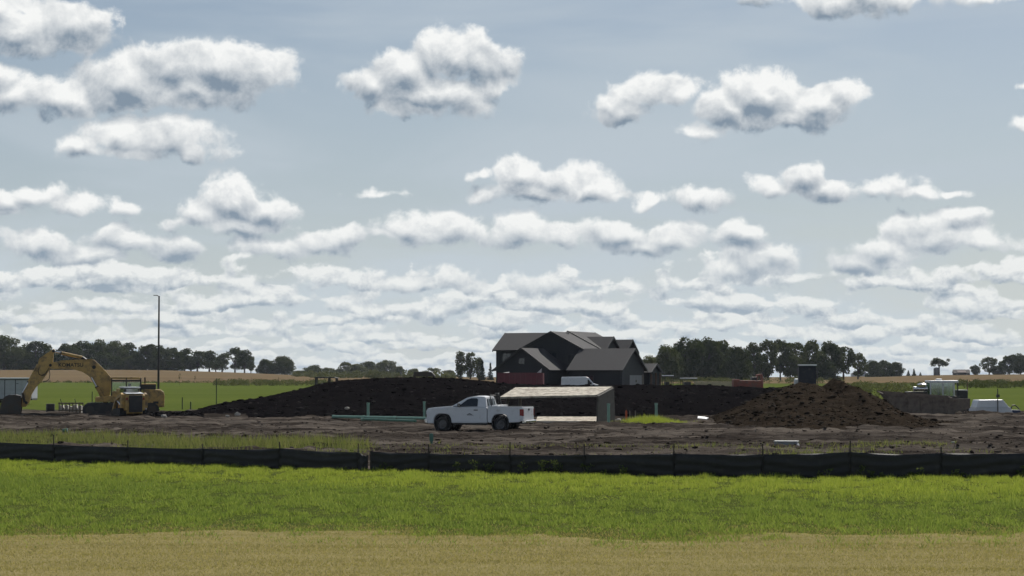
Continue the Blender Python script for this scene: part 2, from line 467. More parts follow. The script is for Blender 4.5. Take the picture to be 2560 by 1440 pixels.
# ---------------------------------------------------------------- ground
def soil_mat(name, c1, c2, c3, scale=1.2, bump=0.6, streak=0.0):
    m = bpy.data.materials.new(name); m.use_nodes = True; t = NT(m.node_tree)
    bs = m.node_tree.nodes['Principled BSDF']
    pos = t.node('ShaderNodeNewGeometry').outputs['Position']
    pst = t.v('MULTIPLY', pos, (0.45, 0.8, 1.6))
    n1 = t.noise(pst, scale * 1.6, 7.0, 0.68, 0.3); n2 = t.noise(pst, scale * 9, 5.0, 0.65)
    c = t.mix(t.mr(n1, 0.35, 0.68), c1, c2)
    c = t.mix(t.mr(n2, 0.55, 0.75, 0, 0.75), c, c3)
    if streak > 0:
        sv = t.v('MULTIPLY', pos, (0.06, 0.42, 0.5))
        c = t.mix(t.mr(t.noise(sv, 1.6, 5.0, 0.6, 0.6), 0.47, 0.62, 0, streak), c, [x * 1.15 for x in c3])
    t.l.new(c, bs.inputs['Base Color']); bs.inputs['Roughness'].default_value = 0.92
    bs.inputs['Specular IOR Level'].default_value = 0.0
    b = t.node('ShaderNodeBump'); b.inputs['Strength'].default_value = bump; b.inputs['Distance'].default_value = 0.16
    t.l.new(t.noise(pst, scale * 6, 7.0, 0.7), b.inputs['Height']); t.l.new(b.outputs[0], bs.inputs['Normal'])
    return m
def field_mat(name, c1, c2, c3, sx=0.02, sy=0.05, fine=2.0):
    m = bpy.data.materials.new(name); m.use_nodes = True; t = NT(m.node_tree)
    bs = m.node_tree.nodes['Principled BSDF']
    pos = t.node('ShaderNodeNewGeometry').outputs['Position']
    n1 = t.noise(t.v('MULTIPLY', pos, (sx, sy, 0.0)), 1.0, 6.0, 0.65, 0.4)
    n2 = t.noise(t.v('MULTIPLY', pos, (fine, fine * 0.25, 0.0)), 1.0, 4.0, 0.7)
    c = t.mix(t.mr(n1, 0.36, 0.64), c1, c2)
    c = t.mix(t.mr(n2, 0.5, 0.75, 0, 0.7), c, c3)
    t.l.new(c, bs.inputs['Base Color']); bs.inputs['Roughness'].default_value = 0.95
    bs.inputs['Specular IOR Level'].default_value = 0.0
    return m

RIDGE_PX = [-400, 0, 300, 420, 560, 640, 720, 800, 1200, 1600, 2000, 2120, 2250, 2400, 2560, 2900]
RIDGE_Z = [5.6, 5.2, 5.3, 5.0, 3.9, 3.2, 2.2, 1.4, 0.6, 0.6, 0.6, 1.0, 1.6, 2.2, 2.6, 3.0]
def terrain_z(x, y):
    px = 1280 + np.asarray(x, float) / np.maximum(y, 50.0) * F
    return np.interp(px, RIDGE_PX, RIDGE_Z) * smooth(480, 1240, np.asarray(y, float)) - 8.0 * smooth(1350, 2600, np.asarray(y, float))

def wedge(name, D0, D1, half, nx, ny, mat, zf, logd=False, kind='structure', parent=None):
    """sheet that follows the view wedge: distance D0..D1, half width = half * D + 6 m"""
    ds = np.geomspace(D0, D1, ny) if logd else np.linspace(D0, D1, ny)
    u = np.linspace(-1, 1, nx)
    Y, U = np.meshgrid(ds, u, indexing='ij'); X = U * (half * Y + 6.0)
    Z = zf(X, Y)
    V = np.stack([X, Y, Z], -1).reshape(-1, 3)
    i = (np.arange(ny - 1)[:, None] * nx + np.arange(nx - 1)[None, :]).ravel()
    T = np.stack([i, i + 1, i + nx + 1, i + nx], 1)
    return np_mesh(name, V, T, mat, parent, smooth=True, kind=kind, quads=True)

FIELD_GREEN = field_mat('meadow', (0.072, 0.096, 0.022), (0.088, 0.112, 0.026), (0.115, 0.132, 0.042), 0.01, 0.03, 1.2)
FIELD_TAN = field_mat('ripe_crop', (0.125, 0.092, 0.058), (0.165, 0.122, 0.070), (0.19, 0.15, 0.078), 0.004, 0.012, 0.5)
g = MB(); g.quad((-4000, -300, -0.6), (4000, -300, -0.6), (4000, 7000, -8.6), (-4000, 7000, -8.6))
g.build('ground', FIELD_GREEN, kind='structure')
wedge('meadow', 128, 640, 0.45, 40, 80, FIELD_GREEN, lambda x, y: terrain_z(x, y) - 0.02 + 0.05 * (fbm(x * 0.1, y * 0.1) - 0.5))
wedge('crop_field', 610, 1700, 0.5, 90, 60, FIELD_TAN, lambda x, y: terrain_z(x, y) + 0.02 + 0.25 * smooth(606, 625, y + 9 * (fbm(x * 0.02, y * 0.0, 3) - 0.5)))

# the fence line (also the lawn's far edge), as seen along the photograph
FL_PX = [-300, 0, 320, 640, 900, 1280, 1683, 1920, 2120, 2560, 2900]
FL_PY = [1141, 1150, 1159, 1168, 1175, 1183, 1189, 1191, 1193, 1192, 1192]
FL_D = [depth_of(p) for p in FL_PY]
def fence_D(px): return np.interp(px, FL_PX, FL_D)
def fence_D_at_x(x):            # distance of the fence line above world x
    xs = [wx(p, d) for p, d in zip(FL_PX, FL_D)]; return np.interp(x, xs, FL_D)

DRY, GRN = (0.25, 0.19, 0.07), (0.085, 0.12, 0.018)
def lawn_split(x):              # distance at which the mown dry strip gives way to green grass
    return 36.4 + 1.6 * (fbm(x * 0.22, 3.0, 3, 5) - 0.5) * 2 - 0.05 * x
LAWN = field_mat('lawn_thatch', (0.05, 0.065, 0.018), (0.07, 0.085, 0.022), (0.045, 0.055, 0.015), 0.4, 0.4, 6.0)
DRYM = field_mat('dry_thatch', (0.21, 0.18, 0.082), (0.26, 0.22, 0.105), (0.18, 0.16, 0.07), 0.3, 1.2, 6.0)
lw = wedge('lawn', 24, 75, 0.30, 120, 120, LAWN, lambda x, y: 0.0 + 0.02 * (fbm(x * 0.8, y * 0.8) - 0.5) - 0.25 * (y > fence_D_at_x(x) + 1.2))
wedge('mown_strip', 12, 43, 0.34, 200, 200, DRYM, lambda x, y: np.where(y < lawn_split(x) + 3.8 * (fbm(x * 0.42, y * 0.42, 4, 4) - .5), 0.018, -0.05) + 0.015 * (fbm(x * 0.3, y * 2.0) - 0.5))

# bare earth of the building site: ruts, clods and puddled tracks
def dirt_z(x, y):
    rut = fbm(x * 0.05 + 3 * fbm(x * 0.03, y * 0.1, 2, 3), y * 0.55, 3, 9)
    z = 0.06 + 0.30 * (rut - 0.5) + 0.26 * (fbm(x * 0.35, y * 0.5, 4, 2) - 0.45) + 0.16 * np.abs(fbm(x * 0.9, y * 1.3, 3, 12) - 0.5) * 2
    z = z + 0.10 * smooth(0.56, 0.66, fbm(x * 0.08, y * 0.8 + 0.1 * x, 2, 15)) * (vnoise(x * 1.1, y * 1.5, 16) + 0.4)
    z = z + 0.10 * (fbm(x * 1.7, y * 1.5, 3, 22) - 0.5) + 0.12 * (np.abs(fbm(x * 0.7, y * 1.1, 2, 23) - 0.5) * 2) ** 1.5 * (fbm(x * 0.15, y * 0.3, 2, 24) > 0.42)
    return np.maximum(z, -0.12) * smooth(0, 6, y - fence_D_at_x(x)) + 0.03
SOIL_LOT = soil_mat('site_soil', (0.022, 0.018, 0.016), (0.058, 0.049, 0.042), (0.118, 0.101, 0.086), 0.45, 0.9, 0.8)
SOIL_BLACK = soil_mat('black_topsoil', (0.006, 0.0055, 0.0065), (0.011, 0.010, 0.0105), (0.028, 0.024, 0.023), 0.7, 0.9)
SOIL_BROWN = soil_mat('brown_clay', (0.024, 0.018, 0.0135), (0.039, 0.030, 0.022), (0.080, 0.063, 0.047), 0.6, 0.8)
def lot_edge(x):                # far edge of the bare earth
    return np.interp(x, [-60, -26, -18, 35, 40, 60], [150, 150, 165, 165, 134, 130]) + 3 * (fbm(x * 0.2, 1.0, 3) - 0.5)
wedge('dirt_lot', 56, 170, 0.30, 640, 420, SOIL_LOT, lambda x, y: np.where((y > fence_D_at_x(x) + 0.35) & (y < lot_edge(x)), dirt_z(x, y), -0.45))

def pile(name, px_list, py_list, Dc, front, back, x0, x1, mat, label, cat, rough, seed, nx=420, ny=110, sharp=1.0):
    """heap of earth: crest drawn by rows py at distance Dc, falling to the ground in front and behind"""
    xs = np.array([wx(p, Dc) for p in px_list]); zs = np.array([wz(p, Dc) for p in py_list])
    X1 = np.linspace(x0, x1, nx); Y1 = np.linspace(Dc - front - 2, Dc + back + 2, ny)
    Y, X = np.meshgrid(Y1, X1, indexing='ij')
    h = np.interp(X + 1.2 * (fbm(X * 0.3, Y * 0.3, 2, seed + 5) - 0.5), xs, zs)
    fr = front * (0.8 + 0.5 * fbm(X * 0.12, X * 0, 2, seed + 3))
    t = np.where(Y < Dc, (Dc - Y) / fr, (Y - Dc) / back)
    prof = np.clip(1 - t, 0, 1) ** sharp
    Z = h * prof
    body = smooth(0.0, 0.35, Z)
    lump = 0.55 * (fbm(X * 0.35, Y * 0.4, 3, seed) - 0.5) + 0.5 * (np.abs(fbm(X * 0.8, Y * 0.9, 3, seed + 1) - 0.5)) + 0.30 * (np.abs(fbm(X * 2.2, Y * 2.4, 3, seed + 2) - 0.5))
    keep = 0.25 + 0.75 * smooth(0.0, 0.35, t)              # keep the crest line
    Z = Z + rough * lump * body * keep + 0.12 * rough * (fbm(X * 3.1, Y * 3.1, 2, seed + 8) - 0.5) * body
    edge = np.minimum(np.minimum(X - x0, x1 - X), 4) / 4
    Z = Z * np.clip(edge * 2, 0, 1) - 0.25 * (1 - smooth(0.02, 0.25, Z))
    V = np.stack([X, Y, Z], -1).reshape(-1, 3)
    i = (np.arange(ny - 1)[:, None] * nx + np.arange(nx - 1)[None, :]).ravel()
    T = np.stack([i, i + 1, i + nx + 1, i + nx], 1)
    root = thing(name, label, cat, (0, 0, 0))
    o = np_mesh('earth', V, T, mat, root, smooth=False, quads=True)
    return root, V, nx, ny
BERM_PX = [470, 500, 560, 600, 650, 700, 760, 800, 850, 920, 980, 1040, 1150, 1230, 1280, 1330, 1480, 1600, 1650, 1750, 1830, 1900, 1960, 2030, 2090]
BERM_PY = [1033, 1022, 1009, 1002, 994, 984, 971, 961, 952, 946, 944, 944, 946, 953, 959, 963, 963, 961, 963, 963, 966, 969, 968, 972, 995]
berm, berm_v, _, _ = pile('topsoil_berm', BERM_PX, BERM_PY, 143.0, 13.5, 16, wx(462, 143), wx(2120, 143), SOIL_BLACK,
     'long black topsoil berm between the pickup and the dark house', 'soil berm', 0.8, 21, 520, 120, 0.85)
PILE_PX = [1700, 1760, 1800, 1850, 1900, 1950, 2000, 2040, 2062, 2080, 2098, 2112, 2135, 2170, 2210, 2250, 2300, 2360, 2430, 2480]
PILE_PY = [1075, 1060, 1040, 1012, 988, 968, 957, 961, 969, 958, 947, 950, 966, 990, 1022, 1039, 1050, 1053, 1063, 1084]
heap, heap_v, _, _ = pile('clay_heap', PILE_PX, PILE_PY, 115.0, 13.5, 12, wx(1690, 115), wx(2520, 115), SOIL_BROWN,
     'tall brown heap of loose excavated clay beside the steel hopper', 'dirt pile', 0.8, 51, 420, 170, 1.1)
# small black spoil bank right of the excavator
bank, bank_v, _, _ = pile('spoil_bank', [300, 360, 400, 430, 470, 520, 560], [1045, 1036, 1030, 1032, 1030, 1033, 1046], 131.0, 3.0, 3.5, wx(300, 131), wx(570, 131), SOIL_BLACK,
     'low black spoil bank behind the compact loader', 'soil bank', 0.6, 71, 150, 36, 0.9)

# clods: loose lumps strewn over heaps and lot, each a rough little stone of earth
def clod_mat(name, lo, hi):
    m = bpy.data.materials.new(name); m.use_nodes = True; t = NT(m.node_tree); bs = m.node_tree.nodes['Principled BSDF']
    geo = t.node('ShaderNodeNewGeometry'); r = t.m('POWER', geo.outputs['Random Per Island'], 2.2)
    c = t.mix(r, lo, hi); c = t.mix(t.mr(t.noise(geo.outputs['Position'], 9.0, 4.0, 0.6), 0.35, 0.7, 0.0, 0.5), c, [x * 0.5 for x in lo])
    t.l.new(c, bs.inputs['Base Color']); bs.inputs['Roughness'].default_value = 0.95; bs.inputs['Specular IOR Level'].default_value = 0.0
    return m
CLOD_BLACK = clod_mat('black_clods', (0.008, 0.007, 0.008), (0.075, 0.066, 0.062))
CLOD_BROWN = clod_mat('brown_clods', (0.017, 0.013, 0.010), (0.12, 0.10, 0.08))
CLOD_LOT = clod_mat('lot_clods', (0.03, 0.024, 0.02), (0.21, 0.18, 0.15))
def clods(name, pts, sizes, mat, parent=None):
    ico = bmesh.new(); bmesh.ops.create_icosphere(ico, subdivisions=1, radius=1.0)
    bv = np.array([v.co[:] for v in ico.verts]); bf = np.array([[v.index for v in f.verts] for f in ico.faces]); ico.free()
    n = len(pts); k = len(bv)
    V = bv[None] * (1 + 0.35 * (rng.random((n, k, 1)) - 0.5)) * (np.stack([sizes * (0.9 + 1.3 * rng.random(n)), sizes * (0.8 + 0.5 * rng.random(n)), sizes * (0.35 + 0.4 * rng.random(n))], 1))[:, None, :]
    a = rng.random(n) * 6.28; ca, sa = np.cos(a)[:, None], np.sin(a)[:, None]
    V = np.stack([V[..., 0] * ca - V[..., 1] * sa, V[..., 0] * sa + V[..., 1] * ca, V[..., 2]], -1) + pts[:, None, :]
    T = (bf[None] + (np.arange(n) * k)[:, None, None]).reshape(-1, 3)
    return np_mesh(name, V.reshape(-1, 3), T, mat, parent, kind='stuff')
def on_pile(V, n, zmin=0.05):
    c = V[(V[:, 2] > zmin)]; return c[rng.integers(0, len(c), n)] + rng.normal(0, 0.05, (n, 3)) * [1, 1, 0.2]
clods('clods', on_pile(berm_v, 5000), 0.03 + 0.15 * rng.random(5000) ** 4, CLOD_BLACK, berm)
clods('clods', on_pile(heap_v, 4500), 0.02 + 0.12 * rng.random(4500) ** 5, CLOD_BROWN, heap)
clods('clods', on_pile(bank_v, 300), 0.05 + 0.15 * rng.random(300) ** 2, CLOD_BLACK, bank)
n = 11000
cy = 62 + 78 * rng.random(n) ** 1.3; cx = (rng.random(n) * 2 - 1) * (0.27 * cy + 2)
ok = cy > fence_D_at_x(cx) + 2
cx, cy = cx[ok], cy[ok]
tag(clods('earth_clods', np.stack([cx, cy, dirt_z(cx, cy) + 0.01], 1), 0.02 + 0.07 * rng.random(len(cx)) ** 4, CLOD_LOT), 'loose clods strewn over the bare site earth', 'clods')

# ---------------------------------------------------------------- grass
def blades(name, P, H, W, lean, mat, label, parent=None):
    n = len(P); a = rng.random(n) * 6.283; l = rng.normal(0, 1, (n, 2)) * (lean * H)[:, None]
    dx, dy = np.cos(a) * W / 2, np.sin(a) * W / 2
    V = np.empty((n, 3, 3), np.float32)
    V[:, 0] = P + np.stack([-dx, -dy, 0 * dx - 0.01], 1); V[:, 1] = P + np.stack([dx, dy, 0 * dx - 0.01], 1)
    V[:, 2] = P + np.stack([l[:, 0], l[:, 1], H], 1)
    o = np_mesh(name, V.reshape(-1, 3), np.arange(3 * n).reshape(-1, 3), mat, parent, kind='stuff')
    return tag(o, label, 'grass')
GRASS = leaf_mat('green_grass', (0.17, 0.25, 0.062), (0.22, 0.30, 0.07), (0.32, 0.37, 0.125), 0.5, 0.5)
GRASSL = leaf_mat('tall_lush_grass', (0.25, 0.335, 0.065), (0.29, 0.365, 0.075), (0.38, 0.42, 0.12), 0.5, 0.55)
DRYG = leaf_mat('dry_grass', (0.335, 0.30, 0.135), (0.41, 0.365, 0.175), (0.275, 0.28, 0.105), 0.4, 0.40, stretch=(0.25, 2.2, 1.0))
WEED = leaf_mat('weeds', (0.13, 0.17, 0.06), (0.19, 0.22, 0.085), (0.27, 0.26, 0.14), 0.5, 0.45)
def scatter(n, D0, D1, half=0.285, pw=2.0):
    y = np.sqrt(D0 ** 2 + (D1 ** 2 - D0 ** 2) * rng.random(n)); x = (rng.random(n) * 2 - 1) * (half * y + 1.0); return x, y
n = 800000
x, y = scatter(n, 33, 70)
fd = fence_D_at_x(x)
clump = 0.25 * fbm(x * 1.2, y * 0.8, 3, 31) + 0.75 * smooth(0.36, 0.66, 0.5 * fbm(x * 2.2, y * 1.1, 2, 37) + 0.5 * fbm(x * 4.5, y * 3.0, 2, 38)); big = fbm(x * 0.25, y * 0.25, 3, 33)
ok = (y > lawn_split(x) + 3.8 * (fbm(x * 0.42, y * 0.42, 4, 4) - 0.53) + 1.7 * rng.normal(0, 1, n)) & (y < fd - 0.10) & (rng.random(n) < 0.12 + 1.35 * clump)
x, y, clump, fd = x[ok], y[ok], clump[ok], fd[ok]
near_f = smooth(12.5, 5.0, fd - y + 4 * (fbm(x * 0.3, y * 0.3, 2, 8) - 0.5))
H = (0.012 + 0.125 * clump ** 1.3 * (0.3 + rng.random(len(x)))) * (1 + 0.1 * near_f)
P = np.stack([x, y, 0 * x], 1)
sel = rng.random(len(x)) < near_f
blades('green_grass', P[~sel], H[~sel], 0.012 + 0.016 * rng.random((~sel).sum()), np.full((~sel).sum(), 0.55), GRASS, 'clumpy green lawn grass between the dry mown strip and the fence')
blades('lush_grass', P[sel], H[sel], 0.011 + 0.012 * rng.random(sel.sum()), np.full(sel.sum(), 0.35), GRASSL, 'bright backlit taller grass along the near side of the silt fence')
n = 330000
x, y = scatter(n, 27, 43, 0.30)
ok = (y < lawn_split(x) + 3.8 * (fbm(x * 0.42, y * 0.42, 4, 4) - 0.47) + 1.7 * rng.normal(0, 1, n))
x, y = x[ok], y[ok]
H = 0.018 + 0.028 * fbm(x * 0.5, y * 3.0, 3, 6) * (0.5 + rng.random(len(x)))
blades('dry_grass', np.stack([x, y, 0 * x + 0.012], 1), H, 0.010 + 0.012 * rng.random(len(x)), np.full(len(x), 0.9), DRYG, 'short dry tan mown grass in the foreground strip')
# rough grass and weeds on the site side of the fence
n = 420000
x, y = scatter(n, 57, 100, 0.285)
fd = fence_D_at_x(x); pxx = 1280 + x / y * F; d = y - fd
pat = fbm(x * 0.22, y * 0.16, 4, 44)
wid = np.interp(pxx, [0, 500, 880, 940, 1700, 1900, 2560], [18, 14, 15, 13, 18, 22, 22])
ok = (d > 0.4) & (d < wid * (0.55 + 0.9 * pat)) & (d > np.interp(pxx, [0, 880, 940, 2560], [0, 0, 6, 6])) & (rng.random(n) < np.interp(pxx, [0, 900, 950, 1700, 2000, 2560], [0.5, 0.5, 0.10, 0.14, 0.30, 0.30]) * smooth(0.42, 0.62, pat + np.interp(pxx, [0, 880, 940, 2560], [0.12, 0.12, 0.0, 0.02])))
x, y, pat = x[ok], y[ok], pat[ok]
pl = 1280 + x / y * F
H = (0.10 + 0.42 * rng.random(len(x)) ** 1.6 * (0.4 + pat)) * np.interp(pl, [0, 880, 960, 2560], [0.8, 1.0, 0.4, 0.45])
blades('rough_grass', np.stack([x, y, dirt_z(x, y) - 0.02], 1), H, 0.02 + 0.02 * rng.random(len(x)), np.full(len(x), 0.35), WEED, 'rough pale grass growing on the site side of the silt fence')
# patch of grass by the green standpipe
c = gp(1632, 1066); n = 9000
x = c.x + rng.normal(0, 0.95, n); y = c.y + rng.normal(0, 1.2, n)
r = np.hypot((x - c.x) / 1.6, (y - c.y) / 2)
H = (0.12 + 0.45 * rng.random(n) ** 2) * np.clip(1.25 - r * 0.8, 0.2, 1)
blades('grass_patch', np.stack([x, y, dirt_z(x, y) - 0.02], 1), H, np.full(n, 0.022), np.full(n, 0.35), GRASSL, 'bright tuft of grass round the foot of a green standpipe')

# bare yard round the house
wedge('house_yard', 166, 420, 0.12, 60, 60, SOIL_LOT, lambda x, y: np.where((x > -14 + (y - 166) * 0.02) & (x < 38), 0.03 + 0.1 * (fbm(x * 0.2, y * 0.2) - 0.5), -0.5))

# ---------------------------------------------------------------- trees
BARK = pmat('bark', (0.045, 0.038, 0.032), 0.9, var=0.25, vscale=1.0)
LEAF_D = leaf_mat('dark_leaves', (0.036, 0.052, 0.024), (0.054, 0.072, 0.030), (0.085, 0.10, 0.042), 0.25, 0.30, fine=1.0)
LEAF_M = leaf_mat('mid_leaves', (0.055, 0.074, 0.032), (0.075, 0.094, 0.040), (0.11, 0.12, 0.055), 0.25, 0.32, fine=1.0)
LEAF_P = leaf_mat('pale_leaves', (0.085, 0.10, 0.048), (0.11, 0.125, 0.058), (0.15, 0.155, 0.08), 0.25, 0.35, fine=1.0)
LEAF_C = leaf_mat('needles', (0.018, 0.030, 0.018), (0.026, 0.040, 0.022), (0.035, 0.05, 0.025), 0.3, 0.15, fine=1.0)

def leaf_cloud(centres, radii, per, size, flat=0.8):
    """leaf-sized faces filling a set of clumps"""
    out = []
    for c, r in zip(centres, radii):
        m = max(8, int(per * (r ** 2)))
        d = rng.normal(0, 1, (m, 3)); d /= np.linalg.norm(d, axis=1)[:, None]
        rr = r * (0.45 + 0.6 * rng.random(m) ** 0.6)
        out.append(np.asarray(c) + d * rr[:, None] * [1, 1, flat])
    C = np.concatenate(out); n = len(C)
    a = rng.normal(0, 1, (n, 3)); a /= np.linalg.norm(a, axis=1)[:, None]
    b = np.cross(a, rng.normal(0, 1, (n, 3))); b /= np.linalg.norm(b, axis=1)[:, None]
    s = size * (0.6 + 0.8 * rng.random(n))[:, None]
    V = np.stack([C - a * s, C + b * s * 0.62, C + a * s, C - b * s * 0.62], 1).reshape(-1, 3)
    return V, np.arange(4 * n).reshape(-1, 4)

def tree_meshes(kind, seed):
    """unit tree, 10 m high: (crown vertices, faces, trunk builder)"""
    global rng
    old = rng; rng = np.random.default_rng(seed); rr = random.Random(seed)
    tr = MB(); cs, rs = [], []
    def limb(p, q, r0, r1):
        p, q = Vector(p), Vector(q); m = (p + q) / 2 + Vector((rr.uniform(-.2, .2), rr.uniform(-.2, .2), rr.uniform(-.1, .3)))
        tr.tube(p, m, r0, (r0 + r1) / 2, 6, False); tr.tube(m, q, (r0 + r1) / 2, r1, 6, False)
    if kind == 'conifer':
        tr.tube((0, 0, 0), (0, 0, 9.6), 0.18, 0.03, 7, False)
        for k in range(26):
            z = 1.0 + 8.8 * k / 25; r = 2.1 * (1 - z / 10.4)
            for j in range(5):
                a = rr.uniform(0, 6.28); cs.append((math.cos(a) * r * 0.6, math.sin(a) * r * 0.6, z - r * 0.15)); rs.append(max(0.22, r * 0.45))
        V, T = leaf_cloud(cs, rs, 34, 0.26, 0.5)
    else:
        th, spread, top, lobes, cr = {'round': (1.2, 3.6, 9.6, 34, (0.9, 1.5)), 'tall': (1.8, 2.2, 9.8, 28, (0.7, 1.2)),
            'oak': (1.5, 4.6, 9.3, 44, (0.85, 1.45)), 'bush': (0.2, 3.8, 9.2, 38, (1.0, 1.7)), 'open': (1.9, 3.4, 9.4, 27, (0.7, 1.15)),
            'poplar': (0.8, 1.9, 9.9, 30, (0.55, 0.95)), 'umbrella': (4.8, 3.6, 9.0, 22, (0.7, 1.2))}[kind]
        tr.tube((0, 0, -0.4), (0, 0, th), 0.33, 0.25, 8, False)
        hubs = []
        for k in range(5):
            a = k * 1.26 + rr.uniform(-.4, .4); q = (math.cos(a) * spread * 0.35, math.sin(a) * spread * 0.35, th + (top - th) * rr.uniform(.25, .5))
            limb((0, 0, th - 0.2), q, 0.18, 0.09); hubs.append(q)
        limb((0, 0, th - 0.1), (0.1, 0, th + (top - th) * 0.6), 0.22, 0.08); hubs.append((0.1, 0, th + (top - th) * 0.6))
        zc = (th + top) / 2
        for k in range(lobes):
            for _ in range(30):
                a = rr.uniform(0, 6.28); u = rr.uniform(-1, 1); rad = rr.uniform(0.45, 1.0)
                z = zc + u * (top - th) / 2 * 0.92
                if kind == 'umbrella': z = top - 3.2 * (1 - (1 - rad ** 2)) * rr.uniform(.3, 1) - rr.uniform(0, 1.4)
                w = math.sqrt(max(0.05, 1 - abs(u) ** 2.4)) if kind != 'poplar' else math.sqrt(max(.05, 1 - u * u)) * 0.9
                if kind in ('bush',): w = math.sqrt(max(0.1, 1 - max(0, u) ** 2))
                c = (math.cos(a) * spread * w * rad, math.sin(a) * spread * w * rad, z)
                if all((Vector(c) - Vector(o)).length > 0.75 for o in cs): break
            cs.append(c); rs.append(rr.uniform(*cr))
            h = min(hubs, key=lambda h: (Vector(h) - Vector(c)).length); limb(h, c, 0.07, 0.02)
        V, T = leaf_cloud(cs, [r * 1.18 for r in rs], 66, 0.30)
    V[:, 2] = np.maximum(V[:, 2], 0.05)
    rng = old
    return V, T, tr
VARIANTS = {}
def variant(kind, k, leaf):
    key = (kind, k, leaf.name)
    if key not in VARIANTS:
        V, T, tr = tree_meshes(kind, hash((len(kind), k, ord(kind[0]))) % 9999 + 3)
        me = np_mesh('crown', V, T, leaf, quads=True)
        tm = tr.build('trunk', BARK)
        cm, tmd = me.data, tm.data
        bpy.data.objects.remove(me); bpy.data.objects.remove(tm)
        VARIANTS[key] = (cm, tmd)
    return VARIANTS[key]
def tree(name, label, kind, k, leaf, px, D, top, w, base=None, group=None):
    """tree at distance D whose top is at row top and crown w photo pixels wide"""
    x = wx(px, D); z = float(terrain_z(np.array(x), np.array(float(D))))
    h = (wz(top, D) - z)
    cm, tm = variant(kind, k, leaf)
    t = thing(name, label, 'tree', (x, D, z - 0.15), random.uniform(0, 6.28), group)
    wid = {'conifer': 4.0, 'round': 8.6, 'tall': 6.0, 'oak': 10.6, 'bush': 9.6, 'open': 8.2, 'poplar': 5.0, 'umbrella': 8.8}[kind]
    sx = (w * 1.12 / F * D) / wid
    t.scale = (sx, sx, h / 10.0)
    for nm, me in (('crown', cm), ('trunk', tm)):
        o = bpy.data.objects.new(nm, me); COL.objects.link(o); o.parent = t
    return t


ORD = ['first', 'second', 'third', 'fourth', 'fifth', 'sixth', 'seventh', 'eighth', 'ninth', 'tenth', 'eleventh', 'twelfth', 'thirteenth', 'fourteenth', 'fifteenth', 'sixteenth', 'seventeenth', 'eighteenth', 'nineteenth', 'twentieth',
       'twenty-first', 'twenty-second', 'twenty-third', 'twenty-fourth', 'twenty-fifth', 'twenty-sixth', 'twenty-seventh']
def rank(lst, i, rev=False):
    """ordinal of entry i when the entries are counted along the row"""
    o = sorted(range(len(lst)), key=lambda k: -lst[k][0] if rev else lst[k][0]); return ORD[o.index(i)]
SHAPE = {'round': 'round-crowned', 'bush': 'low bushy', 'tall': 'narrow tall', 'open': 'open airy', 'oak': 'broad', 'umbrella': 'umbrella-topped', 'poplar': 'spiky', 'conifer': 'pointed'}
ROW1 = [(12, 838, 84, 'round'), (52, 868, 70, 'bush'), (90, 852, 86, 'round'), (128, 872, 56, 'bush'), (-30, 845, 80, 'round'),
      (172, 858, 66, 'round'), (208, 854, 60, 'tall'), (244, 850, 64, 'round'), (285, 851, 70, 'round'), (318, 858, 52, 'tall'), (150, 890, 50, 'bush'), (346, 884, 36, 'bush'),
      (20, 880, 90, 'bush'), (62, 885, 80, 'bush'), (190, 882, 80, 'bush'), (265, 880, 80, 'bush'), (330, 886, 60, 'bush'), (100, 892, 80, 'bush'), (230, 885, 90, 'bush'), (300, 888, 80, 'bush')]
ROW2 = [(366, 860, 56, 'round'), (402, 864, 60, 'round'), (432, 868, 50, 'tall'), (462, 872, 44, 'tall'), (494, 878, 44, 'tall'), (524, 876, 44, 'tall'),
      (556, 884, 40, 'tall'), (588, 866, 54, 'open'), (612, 874, 40, 'tall'), (380, 892, 70, 'bush'), (430, 896, 60, 'bush'), (478, 900, 44, 'tall'), (540, 898, 44, 'open'), (628, 890, 22, 'tall')]
for i, (px, top, w, kd) in enumerate(ROW1):
    tree('woodland_tree', f'{SHAPE[kd]} tree, {rank(ROW1, i, True)} from the lamp post in the row behind the excavator', kd, i % 3, LEAF_M if i % 4 == 0 else LEAF_D, px, 1190 + 12 * (i % 5), top, w, group='trees in the row left of the lamp post')
for i, (px, top, w, kd) in enumerate(ROW2):
    tree('woodland_tree', f'{SHAPE[kd]} tree, {rank(ROW2, i)} from the lamp post in the row towards the berm', kd, i % 3, LEAF_D, px, 1180 + 12 * (i % 4), top, w, group='trees in the row right of the lamp post')
tree('woodland_tree', 'smaller dark tree of the pair standing apart at the end of the wooded row', 'bush', 1, LEAF_D, 665, 1230, 896, 46, group='pair of trees apart from the row')
tree('woodland_tree', 'larger paler tree of the pair standing apart at the end of the wooded row', 'bush', 2, LEAF_M, 705, 1240, 889, 58, group='pair of trees apart from the row')
ROW4 = [(782, 912, 52, 'bush'), (752, 925, 50, 'bush'), (820, 918, 34, 'round'), (845, 921, 34, 'bush'), (864, 903, 34, 'open'), (890, 909, 56, 'bush'), (918, 903, 40, 'round'),
      (946, 905, 44, 'bush'), (968, 899, 44, 'round'), (994, 915, 40, 'bush'), (1035, 920, 34, 'bush'), (1084, 917, 36, 'umbrella'), (1062, 926, 30, 'bush'), (1125, 924, 36, 'bush')]
for i, (px, top, w, kd) in enumerate(ROW4):
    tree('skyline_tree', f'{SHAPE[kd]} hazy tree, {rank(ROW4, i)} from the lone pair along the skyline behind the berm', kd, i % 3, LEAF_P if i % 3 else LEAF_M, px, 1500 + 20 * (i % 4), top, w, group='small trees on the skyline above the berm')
tree('spiky_poplar', 'tallest spiky poplar of the three beside the dark house', 'poplar', 0, LEAF_M, 1152, 900, 878, 34, group='poplars left of the house')
tree('spiky_poplar', 'middle spiky poplar of the three beside the dark house', 'poplar', 1, LEAF_M, 1176, 900, 879, 34, group='poplars left of the house')
